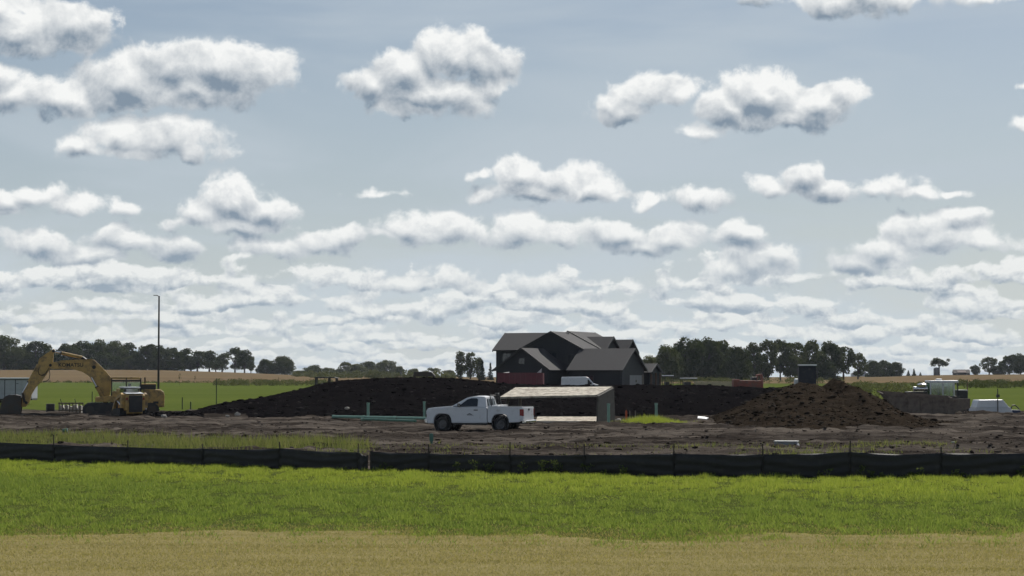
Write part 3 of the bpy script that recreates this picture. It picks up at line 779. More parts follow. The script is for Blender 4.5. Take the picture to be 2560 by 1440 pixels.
tree('spiky_poplar', 'shortest spiky poplar of the three beside the dark house', 'poplar', 2, LEAF_M, 1196, 905, 892, 26, group='poplars left of the house')
tree('spruce_tree', 'taller narrow spruce, next to the poplars beside the dark house', 'conifer', 0, LEAF_C, 1206, 800, 900, 20, group='spruces left of the house')
tree('spruce_tree', 'shorter narrow spruce touching the wall of the dark house', 'conifer', 1, LEAF_C, 1226, 800, 906, 18, group='spruces left of the house')
tree('pale_willow', 'pale grey-green willow showing at the right corner of the dark house', 'bush', 0, LEAF_P, 1618, 640, 888, 56)
ROW5 = [(1672, 862, 76, 'bush'), (1712, 846, 84, 'round'), (1756, 841, 92, 'oak'), (1802, 846, 88, 'oak'), (1842, 862, 64, 'bush'), (1690, 890, 80, 'bush'), (1740, 885, 90, 'bush'), (1790, 885, 90, 'bush'), (1835, 892, 70, 'bush'), (1862, 900, 50, 'bush'), (1650, 886, 50, 'bush')]
for i, (px, top, w, kd) in enumerate(ROW5):
    tree('grove_tree', f'{SHAPE[kd]} dark tree, {rank(ROW5, i)} from the house in the dense grove', kd, i % 3, LEAF_M if i in (0, 5) else LEAF_D, px, 720 + 10 * (i % 4), top, w, group='trees of the grove right of the house')
ROW6 = [(1884, 858, 44, 'tall'), (1920, 846, 60, 'open'), (1950, 838, 54, 'open'), (1988, 843, 76, 'open'), (2030, 846, 60, 'open'), (2072, 850, 70, 'oak'), (2108, 855, 62, 'open'), (2144, 880, 52, 'open'), (2050, 880, 70, 'open'), (1905, 885, 40, 'open'), (1975, 880, 60, 'oak'), (1900, 906, 44, 'bush'), (2064, 902, 62, 'bush'), (2020, 896, 50, 'bush')]
for i, (px, top, w, kd) in enumerate(ROW6):
    tree('field_tree', f'{SHAPE[kd]} tree, {rank(ROW6, i)} from the dense grove in the row behind the clay heap', kd, i % 3, LEAF_M if i % 3 == 1 else LEAF_D, px, 800 + 10 * (i % 4), top, w, group='open trees behind the clay heap')
ROW7 = [(2186, 900, 48, 'bush'), (2212, 899, 48, 'bush'), (2240, 904, 40, 'bush')]
for i, (px, top, w, kd) in enumerate(ROW7):
    tree('field_tree', f'rounded dark tree, {rank(ROW7, i)} from the open trees in the low clump near the silo', kd, i, LEAF_D, px, 1080 + 8 * i, top, w, group='low clump right of the open trees')
for i, (px, top, w) in enumerate([(2270, 925, 12), (2284, 921, 13), (2300, 930, 9)]):
    tree('small_spruce', ['middle-sized tiny spruce on the field edge, farthest from the silo', 'tallest of the tiny spruces on the field edge near the silo', 'smallest of the tiny spruces, next to the silo'][i], 'conifer', i, LEAF_C, px, 1160, top, w, group='tiny spruces left of the silo')
tree('umbrella_tree', 'lone umbrella-shaped tree rising behind the grain silo', 'umbrella', 0, LEAF_D, 2347, 1180, 889, 48)
tree('bushy_tree', 'small bushy tree right of the far barn', 'round', 1, LEAF_D, 2438, 1180, 912, 24)
tree('thin_tree', 'thin airy tree between the far barn and the right tree mass', 'open', 1, LEAF_M, 2472, 1180, 891, 46)
tree('bushy_tree', 'dark bush at the foot of the thin airy tree', 'bush', 1, LEAF_D, 2494, 1180, 912, 34)
ROW8 = [(2522, 886, 44), (2550, 884, 48), (2580, 888, 50)]
for i, (px, top, w) in enumerate(ROW8):
    tree('field_tree', f'broad dark tree, {rank(ROW8, i)} past the thin airy tree beyond the barn', 'round', i, LEAF_D, px, 1170 + 8 * i, top, w, group='tree mass past the thin airy tree')

# young saplings in the meadow
def sapling(px, top, base, label, leaf):
    D = depth_of(base); x = wx(px, D); h = wz(top, D)
    t = thing('sapling', label, 'sapling', (x, D, 0))
    MB().tube((0, 0, -0.1), (0, 0, h), 0.035, 0.012, 6).tube((0, 0, h * .5), (h * .09, 0, h * .85), .02, .008, 5).tube((0, 0, h * .45), (-h * .08, .05, h * .8), .02, .008, 5).build('stem', BARK, t)
    V, T = leaf_cloud([(0, 0, h * .75), (h * .05, 0, h * .6), (-h * .05, 0.05, h * .62), (0, 0, h * .9)], [h * .13, h * .10, h * .09, h * .07], 260 / h, h * 0.035)
    np_mesh('leaves', V, T, leaf, t, quads=True)
LEAF_R = leaf_mat('rusty_leaves', (0.07, 0.05, 0.025), (0.09, 0.06, 0.03), (0.10, 0.08, 0.035), 1.0, 0.3, fine=3.0)
sapling(450, 933, 963, 'young dark-leaved sapling just right of the lamp post', LEAF_D)
sapling(488, 938, 961, 'rusty sapling in the meadow, second from the lamp post', LEAF_R)
sapling(697, 942, 962, 'young sapling in the meadow by the left end of the berm', LEAF_R)
sapling(630, 944, 960, 'thin faint sapling between the meadow post and the berm', LEAF_R)

# weedy margins
def shrubs(name, pts, size, mat, label):
    V, T = leaf_cloud(pts, [size * (0.5 + random.random()) for _ in pts], 46 / size, size * 0.22)
    o = np_mesh(name, V, T, mat, quads=True, kind='stuff'); return tag(o, label, 'weeds')
pts = []
for i in range(150):
    px = random.uniform(540, 830); D = random.uniform(500, 600); pts.append((wx(px, D), D, 0.3 + 0.5 * random.random()))
shrubs('tall_weeds', pts, 0.9, LEAF_P, 'weedy margin between the meadow and the tan field beside the berm')
pts = []
for i in range(170):
    px = random.uniform(2120, 2340); D = random.uniform(230, 480); pts.append((wx(px, D), D, 0.3 + 0.6 * random.random()))
shrubs('tall_weeds', pts, 0.75, LEAF_P, 'rank weeds behind the clay heap and the steel hopper')
pts = []
for i in range(120):
    px = random.uniform(2390, 2580); D = random.uniform(420, 600); pts.append((wx(px, D), D, 0.3 + 0.5 * random.random()))
shrubs('tall_weeds', pts, 0.9, LEAF_M, 'dark weed line at the foot of the tan field beside the machine cab')
pts = []
for i in range(120):
    px = random.uniform(740, 1130); D = random.uniform(900, 1100); pts.append((wx(px, D), D, 1.0 + 2.0 * random.random()))
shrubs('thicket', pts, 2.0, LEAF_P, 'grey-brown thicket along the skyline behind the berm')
pts = []
for i in range(110):
    px = random.uniform(1590, 2120); D = random.uniform(600, 690); pts.append((wx(px, D), D, 0.3 + 1.1 * random.random() ** 2))
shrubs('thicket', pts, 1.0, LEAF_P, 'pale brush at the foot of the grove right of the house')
pts = []
for i in range(260):
    px = random.uniform(-150, 560); D = random.uniform(598, 622); pts.append((wx(px, D), D, 0.15 + 0.35 * random.random()))
shrubs('field_margin', pts, 0.6, LEAF_M, 'dark ragged grass margin between the meadow and the tan field behind the excavator')
# broad-leaved weeds at the foot of the fence
WLEAF = leaf_mat('broad_weed_leaves', (0.07, 0.10, 0.035), (0.10, 0.13, 0.05), (0.15, 0.17, 0.08), 2.0, 0.4, fine=8.0)
WP = sorted(random.choice([random.uniform(930, 1500), random.uniform(1500, 2560), random.uniform(1900, 2560)]) for _ in range(26))
for i, px in enumerate(WP):
    D = float(fence_D(px)) - random.uniform(0.12, 0.4); h = random.uniform(0.15, 0.42)
    t = thing('weed_plant', f'leafy weed against the long silt fence, {ORD[i]} from the gap in the fence', 'weed', (wx(px, D), D, 0), 0, 'weeds at the foot of the silt fence')
    s = MB(); cs = []
    for k in range(4):
        a = random.uniform(0, 6.28); q = (math.cos(a) * h * .45, math.sin(a) * h * .25, h * random.uniform(.5, 1)); s.tube((0, 0, -.03), q, .006, .003, 4, False); cs.append(q)
    s.build('stem', WLEAF, t)
    V, T = leaf_cloud(cs + [(0, 0, h * .4)], [h * .22] * 5, 170 / h ** 1.3, 0.035)
    np_mesh('leaves', V, T, WLEAF, t, quads=True)

# ---------------------------------------------------------------- silt fence
FABRIC = pmat('silt_fabric', (0.011, 0.0105, 0.0115), 0.6, var=0.3, vscale=1.5, bump=0.35, bscale=12.0, dirt=0.3, dirt_col=(0.03, 0.028, 0.025))
STAKE = pmat('weathered_stake', (0.05, 0.042, 0.036), 0.9, var=0.3)
TOP_PX = [-300, 0, 137, 322, 508, 640, 700, 780, 870, 897, 918, 926, 940, 1000, 1100, 1275, 1460, 1683, 1905, 2122, 2250, 2350, 2560, 2900]
TOP_PY = [1092, 1104, 1110.5, 1117, 1120.5, 1122, 1120, 1125, 1129, 1130, 1139, 1128, 1128, 1130, 1133, 1136, 1136, 1133, 1135, 1129, 1133.5, 1132, 1132, 1132]
def fence_run(name, label, spans):
    root = thing(name, label, 'silt fence', (wx(spans[0], float(fence_D(spans[0]))), float(fence_D(spans[0])), 0))
    ox = root.location.copy()
    for k, (a, b) in enumerate(zip(spans[:-1], spans[1:])):
        n = 28; us = np.linspace(a, b, n); rows = 9; V = []
        for j in range(rows):
            for i, px in enumerate(us):
                D = float(fence_D(px)); zt = float(wz(np.interp(px, TOP_PX, TOP_PY), D)); f = j / (rows - 1)
                t = i / (n - 1)
                sag = 0.02 * math.sin(math.pi * t) * f
                bulge = -0.07 * math.sin(math.pi * t) * math.sin(math.pi * (0.15 + 0.7 * f)) + 0.03 * (vnoise(px * 0.05, f * 2.5, 3 + k) - 0.5) + 0.03 * math.sin(f * 17 + 2 * math.sin(t * 5 + k))
                V.append((wx(px, D) - ox.x, D + bulge - ox.y, -0.08 + (zt + 0.08 - sag) * f))
        T = [(j * n + i, j * n + i + 1, (j + 1) * n + i + 1, (j + 1) * n + i) for j in range(rows - 1) for i in range(n - 1)]
        o = np_mesh('fabric', np.array(V), np.array(T), FABRIC, root, smooth=True, quads=True)
        so = o.modifiers.new('thickness', 'SOLIDIFY'); so.thickness = 0.004
    return root, ox
def stakes(root, ox, lst):
    for px, top, lean in lst:
        D = float(fence_D(px)) + 0.03; z = wz(top, D); x = wx(px, D)
        MB().box((x - ox.x, D - ox.y, (z - 0.2) / 2), (0.035, 0.035, z + 0.2), (0, lean, 0)).build('stake', STAKE, root)
r1, o1 = fence_run('silt_fence', 'sagging black silt fence whose slack end droops beside the tall pale grass', [-240, -60, 137, 322, 508, 700, 897, 921])
stakes(r1, o1, [(-60, 1080, 0), (137, 1087, 0), (322, 1100, 0), (508, 1109, 0), (700, 1104, 0.01), (897, 1108, -0.01)])
r2, o2 = fence_run('silt_fence', 'long black silt fence with weeds along its foot, in front of the clay heap', [926, 1072, 1275, 1460, 1683, 1905, 2122, 2350, 2575, 2800])
stakes(r2, o2, [(930, 1124, 0.05), (1072, 1110, 0), (1275, 1104, 0), (1460, 1110, 0), (1683, 1110, 0.02), (1905, 1109, 0), (2122, 1101, 0.03), (2350, 1116, 0), (2575, 1112, 0)])

# ---------------------------------------------------------------- dark house
SIDING = pmat('navy_siding', (0.02, 0.023, 0.03), 0.7, var=0.08)
def siding_mat():
    m = bpy.data.materials.new('lap_siding'); m.use_nodes = True; t = NT(m.node_tree); bs = m.node_tree.nodes['Principled BSDF']
    ob = t.node('ShaderNodeTexCoord').outputs['Object']
    z = t.sep(ob)[2]; w = t.m('FRACT', t.m('MULTIPLY', z, 5.5))
    c = t.mix(t.noise(ob, 0.8, 4, .6), (0.008, 0.0095, 0.015), (0.012, 0.0135, 0.02)); t.l.new(c, bs.inputs['Base Color'])
    bs.inputs['Roughness'].default_value = 0.7
    b = t.node('ShaderNodeBump'); b.inputs['Strength'].default_value = 0.5; b.inputs['Distance'].default_value = 0.03
    t.l.new(w, b.inputs['Height']); t.l.new(b.outputs[0], bs.inputs['Normal']); return m
LAP = siding_mat()
SHINGLE = pmat('asphalt_shingle', (0.027, 0.026, 0.030), 0.9, var=0.25, vscale=2.0, bump=0.6, bscale=9.0)
TRIM = pmat('black_trim', (0.012, 0.012, 0.014), 0.6)
GDOOR = pmat('grey_garage_door', (0.16, 0.165, 0.175), 0.5, var=0.05)
CEDAR = pmat('stained_post', (0.10, 0.05, 0.03), 0.6)
STONE = pmat('porch_stone', (0.14, 0.12, 0.10), 0.9, var=0.3)
PHI = R(22)
HD = 335.0
house = thing('dark_house', 'two-storey house with black siding, dark shingle gables and attached garage wings', 'house', (wx(1231.5, HD), HD, -0.1), -PHI)
def block(x0, x1, y0, y1, ze, zr, axis, over=0.45, hip=(0, 0), z0=0.0, gables=True):
    """storey block with a pitched roof: ridge along axis, walls below"""
    w = MB().b2(x0, x1, y0, y1, z0, ze)
    if axis == 'x':
        ym = (y0 + y1) / 2; sl = (zr - ze) / (ym - y0)
        w.prism([(y0, ze), (y1, ze), (ym, zr)], x0, x1, plane='yz')
        roof = MB()
        for sy in (-1, 1):
            ye = ym + sy * (ym - y0 + over); zz = zr - sl * (ym - y0 + over)
            a, b = (x0 - over, x1 + over)
            pts = [(a, ye, zz), (b, ye, zz), (b, ym, zr), (a, ym, zr)]
            if sy > 0: pts = pts[::-1]
            roof.plate(pts, 0.20)
    else:
        xm = (x0 + x1) / 2; sl = (zr - ze) / (xm - x0)
        w.prism([(x0, ze), (x1, ze), (xm, zr)], y0, y1)
        roof = MB()
        for sx in (-1, 1):
            xe = xm + sx * (xm - x0 + over); zz = zr - sl * (xm - x0 + over)
            a, b = (y0 - over, y1 + over)
            pts = [(xe, b, zz), (xe, a, zz), (xm, a, zr), (xm, b, zr)]
            if sx > 0: pts = pts[::-1]
            roof.plate(pts, 0.20)
    w.build('wall', LAP, house)
    r = roof.build('roof', SHINGLE, house)
    # fascia boards on the gable rakes and eaves
    t = 0.05
    if axis == 'x':
        for xx in (x0 - over - 0.03, x1 + over + 0.03):
            for sy in (-1, 1):
                ye = ym + sy * (ym - y0 + over); zz = zr - sl * (ym - y0 + over)
                f = MB(); f.add([(xx - t, ye, zz - .12), (xx - t, ym, zr - .12), (xx - t, ym, zr + .235), (xx - t, ye, zz + .235), (xx + t, ye, zz - .12), (xx + t, ym, zr - .12), (xx + t, ym, zr + .235), (xx + t, ye, zz + .235)],
                      [(0, 1, 2, 3), (7, 6, 5, 4), (0, 4, 5, 1), (1, 5, 6, 2), (2, 6, 7, 3), (3, 7, 4, 0)]); f.build('fascia', TRIM, r)
    else:
        for yy in (y0 - over - 0.03, y1 + over + 0.03):
            for sx in (-1, 1):
                xe = xm + sx * (xm - x0 + over); zz = zr - sl * (xm - x0 + over)
                f = MB(); f.add([(xe, yy - t, zz - .12), (xm, yy - t, zr - .12), (xm, yy - t, zr + .235), (xe, yy - t, zz + .235), (xe, yy + t, zz - .12), (xm, yy + t, zr - .12), (xm, yy + t, zr + .235), (xe, yy + t, zz + .235)],
                      [(0, 1, 2, 3), (7, 6, 5, 4), (0, 4, 5, 1), (1, 5, 6, 2), (2, 6, 7, 3), (3, 7, 4, 0)]); f.build('fascia', TRIM, r)
    return r
block(0.45, 11.0, 0.45, 10.9, 7.2, 9.95, 'x')                     # main body, ridge across
block(5.3, 16.1, 0.0, 8.4, 7.25, 10.05, 'y')                       # big front gable
block(4.95, 16.45, 8.4, 21.0, 7.25, 10.25, 'y', over=0.5)          # rear part of the same gable, stepped up
block(10.9, 17.0, 8.9, 15.3, 7.4, 9.35, 'x')                       # cross gable
block(11.0, 18.0, 16.4, 22.4, 6.95, 8.95, 'x')                     # rear cross gable
block(4.57, 13.7, -9.5, 0.2, 3.9, 7.2, 'y')                        # left garage wing
block(16.25, 24.9, -6.0, 6.0, 3.8, 7.15, 'x')                      # right garage wing
block(17.5, 25.2, 8.0, 13.6, 3.4, 4.7, 'x')                        # low porch wing
def window(x, z, w, h, y, nx=(0, -1)):
    """window on a wall facing -y (nx = (0,-1)) or +x (nx = (1,0))"""
    if nx == (0, -1):
        o = MB().b2(x - w / 2, x + w / 2, y - 0.07, y + 0.02, z - h / 2, z + h / 2).build('window', TRIM, house)
        for s in (-1, 1): MB().b2(x + s * w / 4 - w * .21, x + s * w / 4 + w * .21, y - 0.085, y - 0.06, z - h * .45, z + h * .45).build('pane', GLS, o)
    else:
        o = MB().b2(x - 0.02, x + 0.07, y - w / 2, y + w / 2, z - h / 2, z + h / 2).build('window', TRIM, house)
        for s in (-1, 1): MB().b2(x + 0.06, x + 0.085, y + s * w / 4 - w * .21, y + s * w / 4 + w * .21, z - h * .45, z + h * .45).build('pane', GLS, o)
window(2.4, 5.9, 1.5, 1.4, 0.45); window(4.0, 5.9, 0.8, 1.2, 0.45)
window(10.7, 6.0, 1.8, 1.5, 0.0); window(14.2, 5.6, 1.2, 1.4, 0.0)
window(9.1, 5.2, 1.0, 1.0, -9.5)
window(19.5, 2.2, 1.4, 1.3, -6.0)
# garage door with four panels on the right gable end
gd = MB().b2(24.9, 24.96, -1.6, 4.7, 0.0, 2.9).build('garage_door', GDOOR, house)
for i in range(4):
    for j in range(4):
        MB().b2(24.955, 24.985, -1.55 + i * 1.56, -0.10 + i * 1.56, 0.06 + j * 0.71, 0.70 + j * 0.71).build('panel', GDOOR, gd, bevel=0.012)
MB().b2(24.95, 25.0, 1.4, 1.9, 1.75, 2.1).build('pane', GLS, gd)
MB().b2(24.9, 25.1, -5.9, -4.6, 0, 3.7).build('corner_board', SIDING, house)
MB().b2(24.9, 24.97, 5.0, 5.6, 0, 3.0).build('stone_pier', STONE, house)
for y in (8.3, 10.9, 13.3):
    MB().b2(25.3, 25.55, y - .12, y + .12, 0, 3.3).build('porch_post', CEDAR, house)
MB().b2(17.6, 26.0, 7.6, 14.0, 3.28, 3.4).build('porch_soffit', TRIM, house)
MB().tube((9.0, 12.0, 9.5), (9.0, 12.0, 10.6), 0.06).build('vent_pipe', TRIM, house)

# ---------------------------------------------------------------- white pickup
def wheel(parent, x, y, r, w, side, rimmat=CHROME, z=None):
    """road wheel: tyre with a rim of six spokes; side = -1 faces -y"""
    zz = r if z is None else z
    t = MB().lathe([(r * .62, -w / 2), (r * .80, -w / 2 - .005), (r * .95, -w * .42), (r, -w * .25), (r, w * .25), (r * .95, w * .42), (r * .80, w / 2 + .005), (r * .62, w / 2), (r * .62, -w / 2)], (x, y, zz), 'y', 28).build('wheel', RUB, parent, smooth=True)
    rm = MB().lathe([(0.0, side * w * .30), (r * .16, side * w * .34), (r * .18, side * w * .25), (r * .50, side * w * .20), (r * .56, side * w * .42), (r * .63, side * w * .46), (r * .63, side * w * .1)], (x, y, zz), 'y', 24)
    for k in range(6):
        a = k * math.pi / 3; ca, sa = math.cos(a), math.sin(a)
        rm.box((x + ca * r * .34, y + side * w * .33, zz + sa * r * .34), (r * .36, .02, r * .12), (0, -a, 0))
    o = rm.build('rim', rimmat, t, smooth=True)
    return t
RIM = pmat('dull_rim', (0.13, 0.13, 0.135), 0.45, metal=0.6, dirt=0.5)
TDARK = pmat('dark_trim', (0.02, 0.02, 0.022), 0.6)  # near-black trim for sills, mirrors, handles and seams
tp = Vector((wx(1200, 100.5), 100.5, 0.10))
truck = thing('pickup_truck', 'white regular-cab pickup truck parked on the dirt in front of the black berm', 'pickup truck', tp, R(-17))
truck.scale = (0.905, 0.95, 0.955)
# cab section of the lower body
cabp = [(-2.74, .42), (-2.80, .62), (-2.81, 1.04), (-2.79, 1.16), (-2.70, 1.225), (-2.3, 1.275), (-1.32, 1.345), (-1.18, 1.30), (.74, 1.285), (.74, .45),
        (-1.33, .45), (-1.36, .66), (-1.46, .85), (-1.64, .93), (-2.08, .93), (-2.26, .85), (-2.36, .66), (-2.38, .42)]
body = MB().prism(cabp, -1.0, 1.0).build('body', WHT, truck, bevel=0.05, seg=3)
# crease and sill
MB().b2(-1.30, .72, -1.012, -.98, .50, .535).build('body_crease', WHT, body, bevel=.006)
MB().b2(-1.3, .74, -1.0, 1.0, .36, .452).build('rocker', TDARK, truck, bevel=.02)
# bed
bedp = [(.78, .50), (.78, 1.27), (.80, 1.30), (2.80, 1.315), (2.83, 1.28), (2.84, .62), (2.60, .52), (2.02, .50), (1.99, .68), (1.88, .87), (1.70, .945), (1.32, .945), (1.14, .87), (1.03, .68), (1.00, .48)]
for sy in (-1, 1):
    b = MB().prism(bedp, sy * 1.0, sy * .90).build('bed_side', WHT, truck, bevel=.02)
    MB().b2(.80, 2.80, sy * .885, sy * 1.01, 1.312, 1.335).build('bed_rail', TDARK if sy > 0 else WHT, b, bevel=.006)
MB().b2(.80, 2.76, -.9, .9, .80, .84).build('bed_floor', TDARK, truck)
MB().b2(.76, .82, -.9, .9, .50, 1.29).build('bed_front', WHT, truck)
tg = MB().b2(2.775, 2.85, -.895, .895, .64, 1.305).build('tailgate', WHT, truck, bevel=.02)
MB().b2(2.845, 2.87, -.12, .12, 1.12, 1.22).build('handle', TDARK, tg)
for sy in (-1, 1):
    tl = MB().box((2.80, sy * .965, 1.02), (.12, .085, .36)).build('tail_light', REDL, truck, bevel=.015)
    MB().b2(2.64, 2.82, sy * 1.0, sy * 1.008, .86, 1.20).build('lens', REDL, tl)
bp = MB().prism([(2.78, .46), (3.0, .48), (3.0, .60), (2.78, .64)], -.98, .98).build('rear_bumper', CHROME, truck, bevel=.02)
MB().b2(2.9, 3.1, -.05, .05, .42, .48).build('hitch', BLK, bp)
# greenhouse
def hw(z): return .965 - max(0, z - 1.27) * .33
gh = [(-1.34, 1.335), (-.52, 1.765), (-.36, 1.815), (-.05, 1.855), (.30, 1.86), (.56, 1.835), (.60, 1.80), (.70, 1.29)]
m = MB(); nG = len(gh)
m.add([(x, -hw(z), z) for x, z in gh] + [(x, hw(z), z) for x, z in gh] + [(x, 0, z + (.03 if 0 < i < nG - 1 else 0)) for i, (x, z) in enumerate(gh)],
      [tuple(range(nG)), tuple(range(2 * nG - 1, nG - 1, -1))] + [(i, 2 * nG + i, 2 * nG + i + 1, i + 1) for i in range(nG - 1)] + [(2 * nG + i, nG + i, nG + i + 1, 2 * nG + i + 1) for i in range(nG - 1)]
      + [(0, nG - 1, 3 * nG - 1, 2 * nG), (2 * nG, 3 * nG - 1, 2 * nG - 1, nG)])
cabo = m.build('cab', WHT, truck, bevel=.035, seg=3)
def sw(pts, sy, off, name, mat, par, t=.012):
    p = [(x, sy * (hw(z) + off), z) for x, z in pts]
    if sy > 0: p = p[::-1]
    return MB().plate(p, t).build(name, mat, par)
for sy in (-1, 1):
    w = sw([(-.93, 1.335), (.18, 1.335), (.17, 1.70), (.10, 1.755), (-.22, 1.76), (-.45, 1.69)], sy, .002, 'side_window', GLS, cabo)
    door = MB().prism([(-1.20, .47), (-1.26, 1.22), (-1.20, 1.262), (.27, 1.262), (.30, 1.15), (.30, .52), (.22, .47)], sy * .998, sy * 1.012).build('door', WHT, truck, bevel=.006)
    MB().b2(-.02, .22, sy * 1.01, sy * 1.04, 1.12, 1.165).build('door_handle', TDARK, door, bevel=.01)
    mi = MB().box((-.86, sy * 1.13, 1.40), (.10, .22, .20)).build('mirror', TDARK, truck, bevel=.03)
    MB().box((-.80, sy * 1.14, 1.40), (.02, .18, .16)).build('mirror_glass', CHROME, mi)
    MB().box((-.88, sy * 1.0, 1.36), (.06, .1, .06)).build('mirror_arm', TDARK, mi)
    hl = MB().prism([(-2.815, .90), (-2.805, 1.10), (-2.55, 1.14), (-2.55, .97)], sy * .62, sy * 1.006).build('headlight', LENS, truck, bevel=.01)
    MB().b2(-2.83, -2.80, sy * .66, sy * .92, .93, 1.06).build('lens', LENS, hl)
    wheel(truck, -1.87, sy * .86, .405, .27, sy, RIM); wheel(truck, 1.51, sy * .86, .405, .27, sy, RIM)
    fl = MB()
    for cx in (-1.87, 1.51):
        for k in range(12):
            a0, a1 = math.pi * k / 12, math.pi * (k + 1) / 12; r0, r1 = .47, .515
            fl.add([(cx + math.cos(a) * r, sy * yy, .42 + math.sin(a) * r) for a in (a0, a1) for r in (r0, r1) for yy in (.99, 1.025)],
                   [(0, 1, 3, 2), (4, 6, 7, 5), (1, 5, 7, 3), (0, 2, 6, 4), (2, 3, 7, 6), (0, 4, 5, 1)])
    # inner wheel wells, one per arch
    for cx in (-1.87, 1.51):
        MB().lathe([(.50, sy * .60), (.505, sy * .985), (.44, sy * .985), (.44, sy * .60)], (cx, 0, .45), 'y', 24).build('wheel_well', TDARK, truck)
# emblem on the door: a dark ridge over a thin line
em = [(-.42 + .30 * k / 8 - .02, .86 + .085 * math.sin(math.pi * k / 8)) for k in range(9)] + [(-.42 + .30 * k / 8 - .02, .86 + .03 * math.sin(math.pi * k / 8) - .005) for k in range(8, -1, -1)]
emb = MB().prism([(x * 1.25 + .1, z + .02) for x, z in em], -1.0125, -1.016).build('door_emblem', BLK, truck)
MB().b2(-.40, -.02, -1.0125, -1.016, .848, .862).build('emblem_line', BLK, emb)
MB().plate([(-1.24, -.80, 1.40), (-1.24, .80, 1.40), (-.56, .69, 1.762), (-.56, -.69, 1.762)], .012).build('windshield', GLS, cabo)
MB().plate([(.712, -.70, 1.37), (.63, -.62, 1.73), (.63, .62, 1.73), (.712, .70, 1.37)], .012).build('rear_window', GLS, cabo)
gr = MB().b2(-2.835, -2.79, -.60, .60, .72, 1.08).build('grille', BLK, truck, bevel=.01)
MB().b2(-2.85, -2.83, -.60, .60, .88, .95).build('grille_bar', CHROME, gr)
fb = MB().prism([(-2.76, .42), (-2.92, .46), (-2.93, .66), (-2.80, .70)], -.98, .98).build('front_bumper', CHROME, truck, bevel=.03)
# headache rack and light
rk = MB()
rk.path([(.98, -.86, 1.33), (.86, -.80, 1.90), (.86, .80, 1.90), (.98, .86, 1.33)], .03).build('headache_rack', BLK, truck)
for k, yy in enumerate((-.5, -.17, .17, .5)):
    MB().tube((.96, yy, 1.34), (.86, yy, 1.90), .018).build('rack_bar', BLK, truck)
MB().b2(.80, 1.0, .2, .45, 1.90, 2.02).build('beacon', BLK, truck, bevel=.02)
MB().b2(.86, 1.35, -.88, .88, 1.02, 1.40).build('tool_box', WHT2, truck, bevel=.02)
MB().tube((-.2, -.6, 1.86), (-.16, -.6, 2.15), .008).build('antenna', BLK, truck)
ax = MB().tube((-1.87, -.7, .40), (-1.87, .7, .40), .06).build('front_axle', BLK, truck)
MB().tube((1.51, -.7, .40), (1.51, .7, .40), .07).build('rear_axle', BLK, truck)
MB().b2(-2.6, 2.7, -.45, .45, .42, .56).build('chassis', BLK, truck)

# ---------------------------------------------------------------- excavator
EX_D = 137.0
UX = EX_D / F / 5.3333          # metres per enlarged-photo pixel used for the outline below
def ex(zx, zy): return ((zx - 1700) * UX, (1212 - zy) * UX)
def expoly(pts): return [ex(*p) for p in pts]
exc = thing('excavator', 'large dusty yellow excavator with its curled bucket resting on the dirt', 'excavator', (wx(1700 / 5.3333, EX_D), EX_D, 0.05), R(11))
# undercarriage
def track(parent, x0, x1, y, w, h, mat=BLK, shoe=.2, name='track'):
    r = h / 2; pts = []
    for k in range(9): a = math.pi / 2 + math.pi * k / 8; pts.append((x0 + r + math.cos(a) * r, r + math.sin(a) * r))
    for k in range(9): a = -math.pi / 2 + math.pi * k / 8; pts.append((x1 - r + math.cos(a) * r, r + math.sin(a) * r))
    tr = MB().prism(pts, y - w / 2, y + w / 2).build(name, mat, parent)
    sh = MB(); L = x1 - x0 - 2 * r
    nsh = int(L / shoe)
    for k in range(nsh):
        xx = x0 + r + (k + .5) * L / nsh
        for zz in (0.0, h): sh.b2(xx - shoe * .12, xx + shoe * .12, y - w / 2, y + w / 2, zz - .03, zz + .03)
    for k in range(1, 8):
        for xc, s in ((x0 + r, -1), (x1 - r, 1)):
            a = -math.pi / 2 + math.pi * k / 8
            sh.box((xc + s * math.cos(a) * r, y, r + math.sin(a) * r), (.07, w, .05), (0, -s * a + math.pi / 2, 0))
    o = sh.build('shoes', mat, tr); o['kind'] = 'stuff'
    for k in range(5):
        xx = x0 + r + (k + .5) * (x1 - x0 - 2 * r) / 5
        MB().tube((xx, y - w / 2 - .02, r * .62), (xx, y - w / 2 + .05, r * .62), r * .30, seg=12).build('roller', STEEL, tr)
    for xx in (x0 + r, x1 - r):
        MB().tube((xx, y - w / 2 - .03, r), (xx, y - w / 2 + .05, r), r * .62, seg=16).build('sprocket', STEEL, tr)
    return tr
track(exc, ex(1130, 0)[0], ex(2120, 0)[0], -1.30, .65, .98)
track(exc, ex(1130, 0)[0], ex(2120, 0)[0], 1.30, .65, .98)
MB().b2(-1.6, 1.4, -1.0, 1.0, .45, .95).build('undercarriage', STEEL, exc)
MB().tube((0, 0, .9), (0, 0, 1.12), .85, seg=28).build('slew_ring', STEEL, exc)
# upper structure
deck = MB().prism(expoly([(1290, 1010), (1290, 950), (1500, 930), (2010, 930), (2010, 985), (1500, 1010)]), -1.45, 1.45).build('deck', YEL2, exc, bevel=.02)
cw = MB().prism(expoly([(1910, 850), (1925, 842), (2140, 850), (2178, 880), (2190, 930), (2185, 1080), (2100, 1085), (1960, 1030), (1910, 1000)]), -1.48, 1.48, .06).build('counterweight', YEL2, exc, bevel=.04)
MB().b2(ex(2040, 0)[0], ex(2110, 0)[0], -1.50, -1.47, ex(0, 1035)[1], ex(0, 1005)[1]).build('vent', BLK, cw)
eng = MB().prism(expoly([(1860, 850), (1860, 785), (2075, 780), (2078, 845)]), -1.40, 1.40).build('engine_hood', BLK, exc, bevel=.03)
MB().b2(ex(1880, 0)[0], ex(2078, 0)[0], -1.42, 1.42, ex(0, 785)[1], ex(0, 772)[1]).build('hood_lid', YEL2, eng, bevel=.02)
